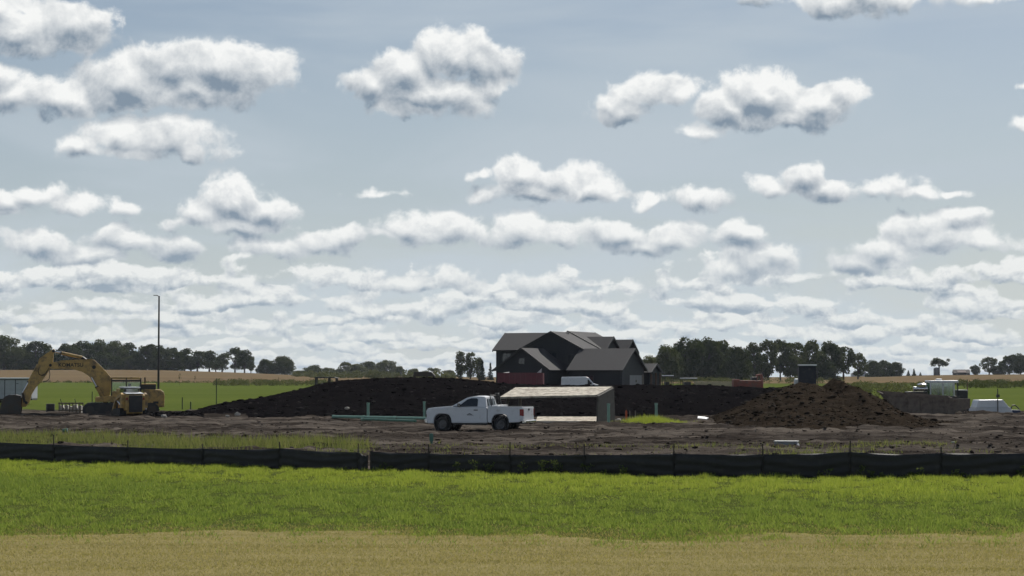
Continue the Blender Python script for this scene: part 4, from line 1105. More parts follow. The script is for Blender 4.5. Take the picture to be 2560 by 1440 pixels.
for k in range(4):
    MB().b2(ex(1895, 0)[0], ex(2065, 0)[0], -1.425, -1.395, ex(0, 836 - k * 12)[1], ex(0, 831 - k * 12)[1]).build('louvre', STEEL, eng)
MB().prism(expoly([(1490, 1000), (1490, 870), (1900, 860), (1900, 1000)]), -1.42, -.2).build('side_housing', YEL2, exc, bevel=.03)
MB().prism(expoly([(1560, 1000), (1560, 840), (1900, 840), (1900, 1000)]), .2, 1.42).build('side_housing', YEL2, exc, bevel=.03)
MB().tube((ex(1935, 780)[0], .5, ex(0, 800)[1]), (ex(1935, 690)[0], .5, ex(0, 690)[1]), .06).build('exhaust', STEEL, exc)
# cab: frame pillars, roof, glass
cx0, cx1 = ex(1495, 0)[0], ex(1885, 0)[0]; cz0, cz1 = ex(0, 965)[1], ex(0, 690)[1]
cab = MB().prism(expoly([(1488, 700), (1500, 684), (1860, 686), (1890, 720), (1885, 735), (1862, 712), (1500, 708), (1488, 716)]), -1.42, -.38).build('cab_roof', YEL2, exc, bevel=.02)
cf = MB()
for yy in (-1.40, -.40):
    for xx, w in ((cx0 + .03, .07), ((cx0 + cx1) / 2, .08), (cx1 - .04, .09)):
        MB().b2(xx - w / 2, xx + w / 2, yy - .035, yy + .035, cz0 - .3, cz1 - .04).build('cab_pillar', BLK, exc)
    MB().b2(cx0, cx1, yy - .03, yy + .03, cz1 - .28, cz1 - .16).build('cab_rail', BLK, exc)
MB().b2(cx0 + .02, cx1 - .02, -1.40, -.40, cz0 - .28, cz0 + .25).build('cab_base', YEL2, exc, bevel=.02)
MB().b2(cx0 + .06, (cx0 + cx1) / 2 - .05, -1.405, -1.395, cz0 + .25, cz1 - .3).build('window_pane', CLR, exc)
MB().b2((cx0 + cx1) / 2 + .05, cx1 - .1, -1.405, -1.395, cz0 + .25, cz1 - .3).build('window_pane', CLR, exc)
MB().b2(cx0 - .01, cx0 + .01, -1.36, -.44, cz0 + .1, cz1 - .1).build('windscreen', CLR, exc)
MB().prism([(cx0 + .75, cz0 + .25), (cx0 + 1.25, cz0 + .25), (cx0 + 1.35, cz0 + 1.0), (cx0 + 1.15, cz0 + 1.02), (cx0 + 1.05, cz0 + .5), (cx0 + .75, cz0 + .45)], -1.1, -.65, .03).build('operator_seat', BLK, exc)
# boom, arm, bucket
boom_p = expoly([(1395, 1030), (1340, 935), (1290, 800), (1240, 715), (1190, 660), (1110, 612), (1000, 582), (860, 576), (715, 576), (690, 552), (700, 515), (740, 490), (830, 474), (1010, 462), (1235, 447), (1270, 455), (1330, 510), (1420, 605), (1500, 700), (1505, 760), (1470, 960), (1440, 1030)])
boom = MB().prism(boom_p, -.27, .27).build('boom', YEL, exc, bevel=.02)
MB().prism(expoly([(820, 488), (1010, 470), (1235, 452), (1240, 445), (1010, 455), (820, 467)]), -.30, .30).build('boom_flange', YEL, boom)
MB().tube((*[ex(1268, 553)[0]], -.30, ex(1268, 553)[1]), (ex(1268, 553)[0], .30, ex(1268, 553)[1]), .13, seg=16).build('boom_boss', BLK, boom)
arm_p = expoly([(748, 308), (735, 318), (640, 380), (560, 437), (540, 520), (520, 600), (455, 700), (395, 810), (345, 900), (340, 1075), (395, 1075), (440, 1015), (468, 910), (520, 820), (600, 730), (660, 640), (700, 570), (735, 500), (742, 380), (760, 330)])
arm = MB().prism(arm_p, -.22, .22).build('arm', YEL, exc, bevel=.02)
for px_, py_ in ((705, 528), (742, 340), (400, 1020)):
    p = ex(px_, py_); MB().tube((p[0], -.33, p[1]), (p[0], .33, p[1]), .10, seg=14).build('pin', BLK, arm)
def cylinder(name, a, b, y, r, par, frac=.58):
    a, b = Vector((ex(*a)[0], y, ex(*a)[1])), Vector((ex(*b)[0], y, ex(*b)[1])); m = a.lerp(b, frac)
    o = MB().tube(a, m, r, seg=14).build(name, YEL, par, smooth=True)
    MB().tube(m, b, r * .55, seg=12).build('rod', CHROME, o, smooth=True)
    MB().tube(m - (m - a).normalized() * .08, m, r * 1.18, seg=14).build('gland', STEEL, o)
cylinder('arm_cylinder', (1115, 425), (752, 345), 0, .11, exc, .78)
cylinder('boom_cylinder', (1400, 985), (1235, 690), -.40, .115, exc, .6)
cylinder('boom_cylinder', (1400, 985), (1235, 690), .40, .115, exc, .6)
cylinder('bucket_cylinder', (545, 520), (345, 905), -.02 + .0, .10, exc, .62)
MB().tube((ex(1110, 425)[0], -.1, ex(1110, 425)[1]), (ex(1160, 460)[0], -.1, ex(1160, 460)[1]), .12).build('bracket', BLK, boom)
lk = MB().prism(expoly([(335, 890), (365, 890), (395, 1010), (365, 1020)]), -.30, -.24).build('bucket_link', STEEL, exc)
MB().prism(expoly([(335, 890), (365, 890), (395, 1010), (365, 1020)]), .24, .30).build('bucket_link', STEEL, exc)
# hoses
hz = [ex(*p) for p in ((690, 590), (700, 650), (690, 710), (655, 740), (610, 742))]
MB().path([(p[0], -.26, p[1]) for p in hz], .025).build('hose', BLK, arm)
hz = [ex(*p) for p in ((560, 560), (548, 600), (560, 650), (600, 665), (640, 640), (690, 560))]
MB().path([(p[0], -.25, p[1]) for p in hz], .022).build('hose', BLK, arm)
# bucket: curved shell between two cheek plates, ribbed, with teeth
arc = [ex(*p) for p in ((330, 930), (270, 915), (190, 918), (130, 945), (95, 1000), (78, 1070), (70, 1140), (80, 1195))]
inn = [ex(*p) for p in ((330, 955), (270, 942), (200, 945), (155, 968), (125, 1010), (108, 1070), (100, 1140), (105, 1190))]
bk = MB().prism(arc + inn[::-1], -.86, .86).build('bucket', STEEL, exc)
cheek = arc + [ex(*p) for p in ((200, 1205), (320, 1205), (340, 1090))]
for yy in (-.90, .86): MB().prism(cheek, yy, yy + .04).build('cheek_plate', STEEL, bk, bevel=.01)
for k, y0 in enumerate((-.60, -.36, -.12, .12, .36, .60)):
    p = ex(90, 1190); MB().prism([(p[0] - .02, p[1] + .02), (p[0] + .12, p[1]), (p[0] + .05, p[1] - .24), (p[0] + .02, p[1] - .24)], y0 - .05, y0 + .05).build('tooth', STEEL, bk)
for y0 in (-.6, -.3, .0, .3, .6):
    MB().prism([(x - .03, z + .02) for x, z in arc[2:7]] + [(x + .02, z - .01) for x, z in arc[2:7]][::-1], y0 - .03, y0 + .03).build('wear_rib', STEEL, bk)
# lettering on the boom
def lettering(txt, size, parent, loc, rot, mat, name='lettering', sx=1.0, depth=0.003):
    cu = bpy.data.curves.new(name, 'FONT'); cu.body = txt; cu.size = size; cu.extrude = depth; cu.align_x = 'CENTER'; cu.align_y = 'CENTER'; cu.offset = size * .02
    o = bpy.data.objects.new(name, cu); COL.objects.link(o)
    dg = bpy.context.evaluated_depsgraph_get(); me = bpy.data.meshes.new_from_object(o.evaluated_get(dg))
    bpy.data.objects.remove(o); bpy.data.curves.remove(cu)
    me.materials.clear(); me.materials.append(mat)
    n = bpy.data.objects.new(name, me); COL.objects.link(n); n.parent = parent; n.location = loc; n.rotation_euler = rot; n.scale = (sx, 1, 1)
    n['kind'] = 'stuff'
    return n
p = ex(968, 526)
lettering('KOMATSU', .36, boom, (p[0], -.276, p[1]), (R(90), 0, 0), BLK, sx=1.0)

# ---------------------------------------------------------------- compact track loader
cl = thing('compact_loader', 'yellow compact track loader with black rear grille parked before the excavator cab', 'track loader', (wx(327, 131.5), 131.5, 0.05), R(25))
def ytrack(parent, y0, y1, x, w, h):
    r = h / 2; pts = []
    for k in range(9): a = math.pi / 2 + math.pi * k / 8; pts.append((y0 + r + math.cos(a) * r, r + math.sin(a) * r))
    for k in range(9): a = -math.pi / 2 + math.pi * k / 8; pts.append((y1 - r + math.cos(a) * r * .9, r * .9 + math.sin(a) * r * .9))
    tr = MB().prism(pts, x - w / 2, x + w / 2, plane='yz').build('track', RUB, parent)
    for k in range(4):
        yy = y0 + r + (k + .3) * (y1 - y0 - 2 * r) / 4
        MB().tube((x - w / 2 - .02, yy, r * .6), (x - w / 2 + .04, yy, r * .6), r * .3, seg=12).build('roller', STEEL, tr)
    return tr
ytrack(cl, -1.0, 1.2, -.72, .40, .72); ytrack(cl, -1.0, 1.2, .72, .40, .72)
MB().b2(-.52, .52, -1.25, 1.2, .35, 1.05).build('body', YEL2, cl, bevel=.03)
MB().prism([(-1.30, .55), (-1.34, 1.55), (-1.10, 1.62), (-.35, 1.70), (-.35, .55)], -.66, .66, plane='yz').build('engine_cover', YEL2, cl, bevel=.04)
MB().plate([(-.60, -1.28, 1.64), (.60, -1.28, 1.64), (.60, -.38, 1.73), (-.60, -.38, 1.73)], .03).build('hood_top', WHT2, cl, bevel=.01)
rd = MB().b2(-.42, .46, -1.40, -1.33, .45, 1.55).build('rear_door', BLK, cl, bevel=.03)
for k in range(5): MB().b2(-.36, .40, -1.415, -1.395, .62 + k * .16, .70 + k * .16).build('grille_slat', BLK, rd)
for s in (-1, 1): MB().b2(s * .56 - .05, s * .56 + .05, -1.37, -1.34, 1.25, 1.40).build('rear_lamp', REDL, cl)
for s in (-1, 1):
    a = MB().prism([(-1.05, 1.30), (-1.05, 1.62), (-.80, 1.72), (.75, 1.35), (1.35, .70), (1.45, .32), (1.25, .30), (1.10, .62), (.60, 1.15), (-.70, 1.45)], s * .70, s * .86, plane='yz').build('lift_arm', YEL2, cl, bevel=.015)
    MB().prism([(-1.15, .72), (-1.20, 1.62), (-.95, 1.62), (-.75, .72)], s * .66, s * .88, plane='yz').build('tower', YEL2, cl, bevel=.02)
    c = MB().tube((s * .78, -.75, .85), (s * .78, .35, 1.2), .05).build('lift_cylinder', CHROME, cl)
cbx = MB().prism([(-.42, 1.02), (-.42, 1.98), (.72, 2.02), (1.0, 1.10), (1.0, 1.02)], -.50, .50, plane='yz').build('cab_interior', BLK, cl, bevel=.02)
MB().b2(-.56, .56, -.52, .82, 2.02, 2.10).build('cab_roof', WHT, cl, bevel=.03)
MB().b2(-.40, .40, -.435, -.425, 1.74, 1.97).build('rear_window', TEAL, cl)
MB().plate([(-.505, -.36, 1.25), (-.505, -.36, 1.95), (-.505, .68, 1.97), (-.505, .88, 1.25)], .01).build('side_window', TEAL, cl)
MB().prism([(1.35, .05), (1.95, .02), (2.05, .10), (1.60, .18), (1.48, .60), (1.38, .62)], -.92, .92, plane='yz').build('bucket', STEEL, cl, bevel=.01)

# ---------------------------------------------------------------- white enclosed trailer
TRD = 196.0
tr = thing('enclosed_trailer', 'white enclosed trailer with dark door seams behind the excavator bucket', 'trailer', (wx(0, TRD), TRD, 0), 0)
tw0, tw1 = wx(-95, TRD) - wx(0, TRD), wx(81, TRD) - wx(0, TRD)
MB().b2(tw0, tw1, 0, 2.4, .55, 2.50).build('box', pmat('shaded_white_panel', (.36, .37, .41), .45, dirt=.2, dirt_col=(.25, .25, .25)), tr, bevel=.04)  # white wall: its shade is put into a darker bluish-grey colour
MB().b2(tw0 - .03, tw1 + .03, -.05, 2.45, 2.50, 2.64).build('roof', WHT, tr, bevel=.05)
MB().b2(tw0, tw1, -.02, 0, 2.40, 2.48).build('roof_trim', TDARK, tr)
for px in (-40, 13.5, 40): MB().b2(wx(px, TRD) - wx(0, TRD) - .035, wx(px, TRD) - wx(0, TRD) + .035, -.012, .01, .6, 2.4).build('door_seam', TDARK, tr)
MB().b2(wx(42, TRD) - wx(0, TRD), wx(48, TRD) - wx(0, TRD), -.03, 0, 2.02, 2.07).build('latch', TDARK, tr)
MB().b2(tw0, tw1, 0.1, 2.3, .42, .56).build('chassis', BLK, tr)
for xx in (-1.6, -.7):
    for yy in (.12, 2.28): wheel(tr, xx, yy, .36, .22, -1 if yy < 1 else 1, RIM)

# ---------------------------------------------------------------- pale slatted crate by the tracks
PALE = pmat('pale_concrete', (0.55, 0.54, 0.50), 0.8, var=0.2, dirt=0.5, dirt_col=(0.12, 0.10, 0.08))
GREYW = pmat('weathered_wood', (0.17, 0.155, 0.13), 0.9, var=0.3, dirt=0.4)
D = 139.5
cr = thing('slatted_crate', 'weathered slatted crate of pale blocks between the bucket and the loader', 'crate', (wx(180, D), D, .02), R(4))
MB().b2(-.84, .84, -.35, .42, 0, .12).build('base', GREYW, cr, bevel=.01)
for k in range(8): MB().b2(-.82 + k * .235, -.74 + k * .235, -.38, -.34, .05, .98).build('slat', GREYW, cr)
MB().b2(-.84, .84, -.40, -.37, .88, .97).build('rail', GREYW, cr); MB().b2(-.84, .84, -.40, -.37, .40, .47).build('rail', GREYW, cr)
for k in range(5): MB().box((-.62 + k * .31, 0, .46 + .04 * (k % 2)), (.26, .5, .66 - .08 * (k % 3)), (0, .12 * (k % 3 - 1), 0)).build('block', PALE, cr, bevel=.03)
dr = thing('steel_drum', 'small dark drum standing left of the slatted crate', 'drum', (wx(128, 141), 141, 0.02))
MB().lathe([(0, 0), (.30, 0), (.31, .28), (.30, .30), (.31, .58), (.30, .86), (0, .86)], (0, 0, 0), 'z', 18).build('shell', BLK, dr)
MB().lathe([(0, .865), (.29, .865), (.29, .845)], (0, 0, 0), 'z', 18).build('lid', STEEL, dr)

# ---------------------------------------------------------------- trench box lying on its side
PLY = pmat('stained_tan_panel', (0.54, 0.49, 0.40), 0.8, var=0.2, vscale=2.5, dirt=0.75, dirt_col=(0.20, 0.165, 0.125), bump=.3, dscale=2.6)  # plain tan panels with random brown stains
PLYE = pmat('trench_box_steel', (0.10, 0.09, 0.075), 0.8, var=0.2, dirt=0.5)
TBD = 113.5
def tb(px, py, D): return Vector((wx(px, D), D, wz(py, D)))
o0 = Vector((wx(1400, TBD), TBD, 0))
tbx = thing('trench_box', 'trench shield lying on its side, tan panels joined by a dark steel end', 'trench box', o0)
def L(p): return Vector(p) - o0
A, B = tb(1250, 993, TBD), tb(1492, 988, TBD); C, Dq = tb(1531, 967, TBD + 2.6), tb(1289, 969, TBD + 2.6)
top = MB().plate([L(A), L(B), L(C), L(Dq)], -.09).build('top_panel', PLY, tbx, bevel=.01)
for k in range(4):
    f0, f1 = k / 4, (k + 1) / 4 - .012
    q = [A.lerp(Dq, f0), B.lerp(C, f0), B.lerp(C, f1), A.lerp(Dq, f1)]
    MB().plate([L(p) + Vector((0, 0, .004)) for p in q], .02).build('plank', PLY, top)
a2, b2 = tb(1336, 1058, TBD - .2), tb(1490, 1061, TBD - .2); c2, d2 = Vector((b2.x + .9, TBD + 2.4, .52)), Vector((a2.x + .2, TBD + 2.4, .52))
a2.z = b2.z = .14
bt = MB().plate([L(a2), L(b2), L(c2), L(d2)], -.10).build('bottom_panel', PLY, tbx, bevel=.01)
e = [tb(1490, 1064, TBD), tb(1534, 1062, TBD + 2.6), C, B]
e[0].z = -.03; e[1].z = -.03
MB().plate([L(e[0]), L(e[1]), L(C) + Vector((0, 0, -.05)), L(B) + Vector((0, 0, -.05))], .10).build('end_plate', PLYE, tbx, bevel=.01)
lp = tb(1262, 1040, TBD + .6)
MB().tube(L(Vector((lp.x, lp.y, -.05))), L(Vector((lp.x + .2, lp.y + .4, 1.72))), .09).build('spreader', PLYE, tbx)
lp = tb(1300, 1040, TBD + 2.2)
MB().tube(L(Vector((lp.x, lp.y, -.05))), L(Vector((lp.x, lp.y, 2.1))), .09).build('spreader', PLYE, tbx)

# ---------------------------------------------------------------- steel hopper on the right
HPD = 137.0
HOP = pmat('rusty_hopper_steel', (0.16, 0.125, 0.10), 0.75, var=0.25, dirt=0.45, dirt_col=(0.08, 0.058, 0.045), bump=.3)
o0 = Vector((wx(2315, HPD), HPD, 0))
hop = thing('steel_hopper', 'dark steel bedding hopper with sloped ends resting on the dirt', 'hopper', o0)
def hp(px, py, D=HPD): return (wx(px, D) - o0.x, wz(py, D))
side = [hp(2210, 984), hp(2386, 997), hp(2384, 1038), hp(2252, 1041), hp(2240, 1024), hp(2228, 1012)]
for yy, dz in ((-.05, 0), (2.1, .14)):
    MB().prism([(x, z + dz) for x, z in side], yy, yy + .06).build('side_wall', HOP, hop)
MB().plate([(side[0][0], 0, side[0][1]), (side[0][0], 2.12, side[0][1] + .14), (side[3][0], 2.12, side[3][1] + .14), (side[3][0], 0, side[3][1])], .05).build('end_slope', HOP, hop)
MB().plate([(side[1][0], 0, side[1][1]), (side[2][0], 0, side[2][1]), (side[2][0], 2.12, side[2][1] + .14), (side[1][0], 2.12, side[1][1] + .14)], .05).build('end_slope', HOP, hop)
MB().plate([(side[3][0], 0, side[3][1] + .1), (side[2][0], 0, side[2][1] + .1), (side[2][0], 2.12, side[2][1] + .24), (side[3][0], 2.12, side[3][1] + .24)], .04).build('floor', HOP, hop)
MB().prism([hp(2384, 997), hp(2424, 996), hp(2424, 1020), hp(2384, 1032)], .0, .10).build('gate_arm', HOP, hop, bevel=.01)
for x in (2268, 2300, 2332, 2360):
    a_, b_ = hp(x, 989 + (x - 2210) * .074), hp(x, 1038); MB().b2(a_[0] - .04, a_[0] + .04, -.12, -.045, b_[1], a_[1]).build('rib', HOP, hop)
a_, b_ = hp(2206, 983), hp(2390, 996.5)
MB().prism([(a_[0], a_[1] - .10), (b_[0], b_[1] - .10), (b_[0], b_[1] + .03), (a_[0], a_[1] + .03)], -.13, -.04).build('rim', HOP, hop)
MB().prism([(a_[0], a_[1] + .04), (b_[0], b_[1] + .04), (b_[0], b_[1] + .17), (a_[0], a_[1] + .17)], 2.17, 2.26).build('rim', HOP, hop)
for x in (2406, 2413): a_ = hp(x, 1018); MB().b2(a_[0] - .05, a_[0] + .05, .02, .12, 0, a_[1]).build('prop', HOP, hop)

# ---------------------------------------------------------------- machine with glazed cab behind the hopper
MCD = 149.0
o0 = Vector((wx(2340, MCD), MCD, 0))
mc = thing('glazed_cab_machine', 'machine with a white-roofed glazed cab and shiny engine standing behind the hopper', 'machine', o0)
def mp(px, py, D=MCD): return (wx(px, D) - o0.x, wz(py, D))
r0, r1 = mp(2322, 957), mp(2395, 951)
MB().b2(r0[0], r1[0], -.05, 1.65, r0[1], r1[1]).build('cab_roof', WHT, mc, bevel=.04)
bcn = mp(2351, 948); MB().b2(bcn[0] - .2, bcn[0] + .2, .6, .9, r1[1], r1[1] + .13).build('beacon', WHT, mc, bevel=.03)
b0 = mp(2325, 992)[1]
for px in (2325, 2356, 2384, 2393): 
    x = mp(px, 0)[0]
    for yy in (0.0, 1.58): MB().b2(x - .04, x + .04, yy, yy + .07, b0, r0[1]).build('cab_post', WHT2 if px < 2390 else BLK, mc)
for a_, b_ in ((2327, 2355), (2358, 2383)): MB().b2(mp(a_, 0)[0], mp(b_, 0)[0], .02, .04, b0 + .05, r0[1]).build('window_pane', TEAL, mc)
for a_, b_ in ((2327, 2355), (2358, 2383)): MB().b2(mp(a_, 0)[0], mp(b_, 0)[0], 1.60, 1.62, b0 + .05, r0[1]).build('window_pane', TEAL, mc)
MB().prism([mp(2358, 985), mp(2368, 985), mp(2370, 966), mp(2364, 966)], .5, 1.1, .02).build('seat', BLK, mc)
MB().b2(mp(2318, 0)[0], mp(2398, 0)[0], -.05, 1.7, .6, b0 + .06).build('cab_base', STEEL, mc, bevel=.03)
MB().b2(mp(2270, 0)[0], mp(2320, 0)[0], 0.1, 1.5, .6, mp(0, 979)[1]).build('engine_hood', STEEL, mc, bevel=.05)
x, z = mp(2303, 972); MB().tube((x - .55, .4, z), (x + .5, .4, z), .17, seg=18).build('muffler', CHROME, mc, smooth=True)
MB().lathe([(0, .12), (.22, .10), (.38, 0), (.36, -.05), (0, -.06)], (x + .12, .45, z + .32), 'z', 20).build('air_cleaner', CHROME, mc, smooth=True)
MB().path([(x + .5, .2, z - .1), (x + .9, .2, z - .02), (x + 1.2, .2, z - .3)], .06).build('hose', BLK, mc)
MB().b2(mp(2396, 0)[0], mp(2420, 0)[0], .2, 1.4, .6, mp(0, 976)[1]).build('fuel_tank', BLK, mc, bevel=.04)
MB().b2(mp(2396, 0)[0], mp(2418, 0)[0], .15, 1.45, mp(0, 976)[1], mp(0, 974.5)[1]).build('tank_lid', WHT2, mc, bevel=.01)
track(mc, -2.2, 2.4, .15, .5, .7); track(mc, -2.2, 2.4, 1.6, .5, .7)

# ---------------------------------------------------------------- white pump unit at the right
WUD = 139.5
o0 = Vector((wx(2482, WUD), WUD, 0))
wu = thing('white_pump_unit', 'low white sloped-sided equipment cover with a mast, right of the steel hopper', 'pump unit', o0)
def wp(px, py, D=WUD): return (wx(px, D) - o0.x, wz(py, D))
MB().prism([wp(2432, 1041), wp(2438, 1019), wp(2524, 1018), wp(2534, 1041)], 0, 2.0).build('lower_body', WHT, wu, bevel=.03)
MB().prism([wp(2440, 1019), wp(2446, 1000), wp(2506, 999), wp(2522, 1018)], .08, 1.9).build('upper_cover', WHT, wu, bevel=.04)
MB().b2(wp(2437, 0)[0], wp(2525, 0)[0], -.03, 2.03, wp(0, 1019.5)[1], wp(0, 1018)[1]).build('belt_trim', WHT2, wu)
x = wp(2492, 0)[0]; ms = MB().tube((x, -.06, .3), (x, -.06, wp(0, 972)[1]), .035).build('mast', STEEL, wu)
MB().b2(x - .10, x + .12, -.14, .0, wp(0, 993)[1], wp(0, 986)[1]).build('control_head', BLK, ms)
MB().b2(wp(2527, 0)[0], wp(2550, 0)[0], .2, 1.3, .05, wp(0, 1025)[1]).build('battery_box', pmat('blue_box', (.02, .035, .08), .5), wu, bevel=.02)
hs = [wp(*q) for q in ((2530, 1022), (2533, 1014), (2540, 1013), (2548, 1020), (2556, 1034))]
MB().path([(q[0], .5, q[1]) for q in hs], .04).build('hose', BLK, wu)
MB().b2(wp(2440, 0)[0], wp(2530, 0)[0], .1, 1.9, 0.0, .12).build('skid', BLK, wu)

# ---------------------------------------------------------------- lamp post
LPD = 198.0
lp = thing('lamp_post', 'tall thin dark lamp post with a small lamp head, behind the excavator', 'lamp post', (wx(397, LPD), LPD, 0))
LPM = pmat('dark_bronze', (0.022, 0.018, 0.016), 0.5)
hT = wz(740, LPD)
MB().tube((0, 0, 0), (.0, 0, hT), .12, .075, 12).build('pole', LPM, lp, smooth=True)
MB().tube((0, 0, 0), (0, 0, .12), .22, .2, 12).build('base', LPM, lp)
am = MB().path([(0, 0, hT - .04), (-.18, 0, hT + .05), (-.25, 0, hT + .06)], .04).build('arm', LPM, lp)
hd = MB().b2(-.56, -.18, -.12, .12, hT + .03, hT + .10).build('lamp_head', pmat('lamp_grey', (.12, .12, .12), .5), lp, bevel=.02)

# ---------------------------------------------------------------- pipes, stakes and markers
def standpipe(px, top, base, r, label):
    D = depth_of(base); t = thing('standpipe', label, 'pipe', (wx(px, D), D, 0)); h = wz(top, D)
    MB().tube((0, 0, -.2), (0, 0, h), r, seg=16).build('pipe', GREENP, t, smooth=True)
    MB().tube((0, 0, h - .10), (0, 0, h + .012), r * 1.14, seg=16).build('cap', GREENP, t, smooth=True)
    MB().tube((0, 0, h * .45), (0, 0, h * .45 + .1), r * 1.12, seg=16).build('coupling', GREENP, t, smooth=True)
standpipe(921, 1007, 1057, .085, 'pale green upright pipe rising behind the long lying pipe')
standpipe(1061, 1004, 1050, .075, 'short pale green upright pipe just ahead of the pickup bonnet')
standpipe(1521, 1009, 1067, .085, 'green upright pipe standing against the trench box end')
standpipe(1640, 1008, 1060, .085, 'green upright pipe rising out of the bright grass tuft')
a, b = gp(833, 1058, 0), gp(1066, 1063, 0)
fs_ = np.linspace(0, 1, 40); zl = float(np.max(dirt_z(a.x + (b.x - a.x) * fs_, a.y + (b.y - a.y) * fs_))) + .03
a.z = b.z = zl
t = thing('lying_pipe', 'long pale green pipe lying on the dirt, ending at the pickup bumper', 'pipe', a)
MB().tube((0, 0, .03), b - a + Vector((0, 0, .03)), .085, seg=16).build('pipe', GREENP, t, smooth=True)
for f in (0.0, .33, .66):
    q = (b - a) * f + Vector((0, 0, .03)); q2 = (b - a) * (f + .02) + Vector((0, 0, .03)); MB().tube(q, q2, .105, seg=16).build('bell', GREENP, t, smooth=True)
a2, b2 = gp(905, 1063, zl - .02), gp(1040, 1068, zl - .02)
t = thing('lying_pipe', 'shorter dull green pipe on the dirt in front of the long pale one', 'pipe', a2)
MB().tube((0, 0, .0), b2 - a2, .07, seg=14).build('pipe', pmat('dull_green_pipe', (.06, .17, .12), .5, dirt=.4), t, smooth=True)
MB().tube((0, 0, .0), (b2 - a2) * .03, .085, seg=14).build('bell', GREENP, t)
def stake(name, px, top, base, w, col, label, cat, group=None, lean=0.0):
    D = depth_of(base); h = wz(top, D)
    o = MB().b2(-w / 2, w / 2, -w / 3, w / 3, -.25, h - w).prism([(-w / 2, h - w), (w / 2, h - w), (0, h)], -w / 3, w / 3).build(name, col, None)
    o.location = (wx(px, D), D, 0); o.rotation_euler = (0, lean, 0)
    return tag(o, label, cat, group)
ORG = pmat('orange_paint', (0.55, 0.12, 0.05), .7, dirt=.3); LATH = pmat('grey_lath', (.24, .21, .17), .9, var=.25); DGRN = pmat('green_post', (.03, .05, .03), .7)
stake('survey_stake', 1565, 1024, 1062, .11, ORG, 'orange-topped survey stake right of the trench box', 'stake')
stake('survey_stake', 1574, 1026, 1059, .06, LATH, 'bare grey survey lath next to the orange stake', 'stake')
stake('survey_stake', 1588, 1026, 1057, .06, LATH, 'bare grey survey lath nearest the bright grass tuft', 'stake')
stake('boundary_post', 542, 945, 1010, .09, DGRN, 'slim dark boundary post standing in the meadow left of the berm', 'post')
stake('survey_stake', 457, 992, 1023, .08, DGRN, 'dark survey stake right of the excavator counterweight', 'stake')
stake('survey_stake', 478, 1003, 1023, .10, DGRN, 'short dark stake between the counterweight and the berm toe', 'stake')
stake('survey_stake', 162, 995, 1030, .05, DGRN, 'leaning thin stake behind the slatted crate, nearer the bucket', 'stake', lean=-.28)
stake('survey_stake', 197, 995, 1030, .05, DGRN, 'leaning thin stake behind the slatted crate, nearer the loader', 'stake', lean=-.25)
stake('survey_stake', 232, 978, 1030, .06, DGRN, 'thin dark stake beside the excavator boom foot', 'stake')
stake('wood_post', 2417, 956, 984, .16, pmat('red_brown_post', (.10, .05, .03), .8), 'red-brown post in the weeds right of the glazed cab', 'post')
stake('survey_stake', 1888, 1072, 1096, .05, LATH, 'thin pale lath in the dirt below the clay heap', 'stake')
# utility markers
TEALP = pmat('teal_marker', (.06, .15, .115), .6, dirt=.4)
D = depth_of(1131); mk = thing('utility_marker', 'slim green utility marker post behind the silt fence, before the pickup', 'marker', (wx(1079, D), D, 0))
MB().b2(-.05, .05, -.02, .02, -.1, wz(1083, D)).build('post', TEALP, mk, bevel=.01)
MB().b2(-.075, .075, -.035, -.02, wz(1102, D), wz(1085, D)).build('plate', TEALP, mk)
D = depth_of(1122); pd = thing('utility_pedestal', 'small dull green utility pedestal in the grass at the foot of the clay heap', 'pedestal', (wx(2384, D), D, 0))
MB().b2(-.10, .10, -.10, .10, -.1, wz(1105, D)).build('body', TEALP, pd, bevel=.03)
MB().b2(-.115, .115, -.115, .115, wz(1107, D), wz(1104, D)).build('lid', TEALP, pd, bevel=.01)
D = depth_of(1084); rb = thing('plastic_bucket', 'small teal bucket lying in the dirt left of the lawn stakes', 'bucket', (wx(165, D), D, 0.05))
MB().tube((-.12, 0, .10), (.12, 0, .12), .09, .12, 14).build('shell', TEALP, rb)
MB().path([(.12, -.12, .12), (.28, 0, .16), (.12, .12, .12)], .01).build('handle', CHROME, rb)
# concrete vault near the fence
CONC = pmat('pale_concrete_box', (.25, .26, .28), .8, var=.12, dirt=.3, dirt_col=(.12, .11, .1))
D = depth_of(1131); v = thing('utility_vault', 'pale grey concrete utility vault behind the silt fence below the clay heap', 'utility vault', (wx(1964, D), D, .12), R(-14))
z1 = wz(1104, D) - .10
MB().add([(-.46, -.35, -.1), (.56, -.35, -.1), (.56, .4, -.1), (-.46, .4, -.1), (-.42, -.30, z1 - .03), (.42, -.30, z1 - .03), (.42, .35, z1 - .03), (-.42, .35, z1 - .03)],
         [(0, 3, 2, 1), (4, 5, 6, 7), (0, 1, 5, 4), (1, 2, 6, 5), (2, 3, 7, 6), (3, 0, 4, 7)]).build('body', CONC, v, bevel=.02)
MB().b2(-.45, .45, -.33, .38, z1 - .028, z1 + .02).build('lid', pmat('vault_lid', (.36, .36, .35), .7), v, bevel=.01)
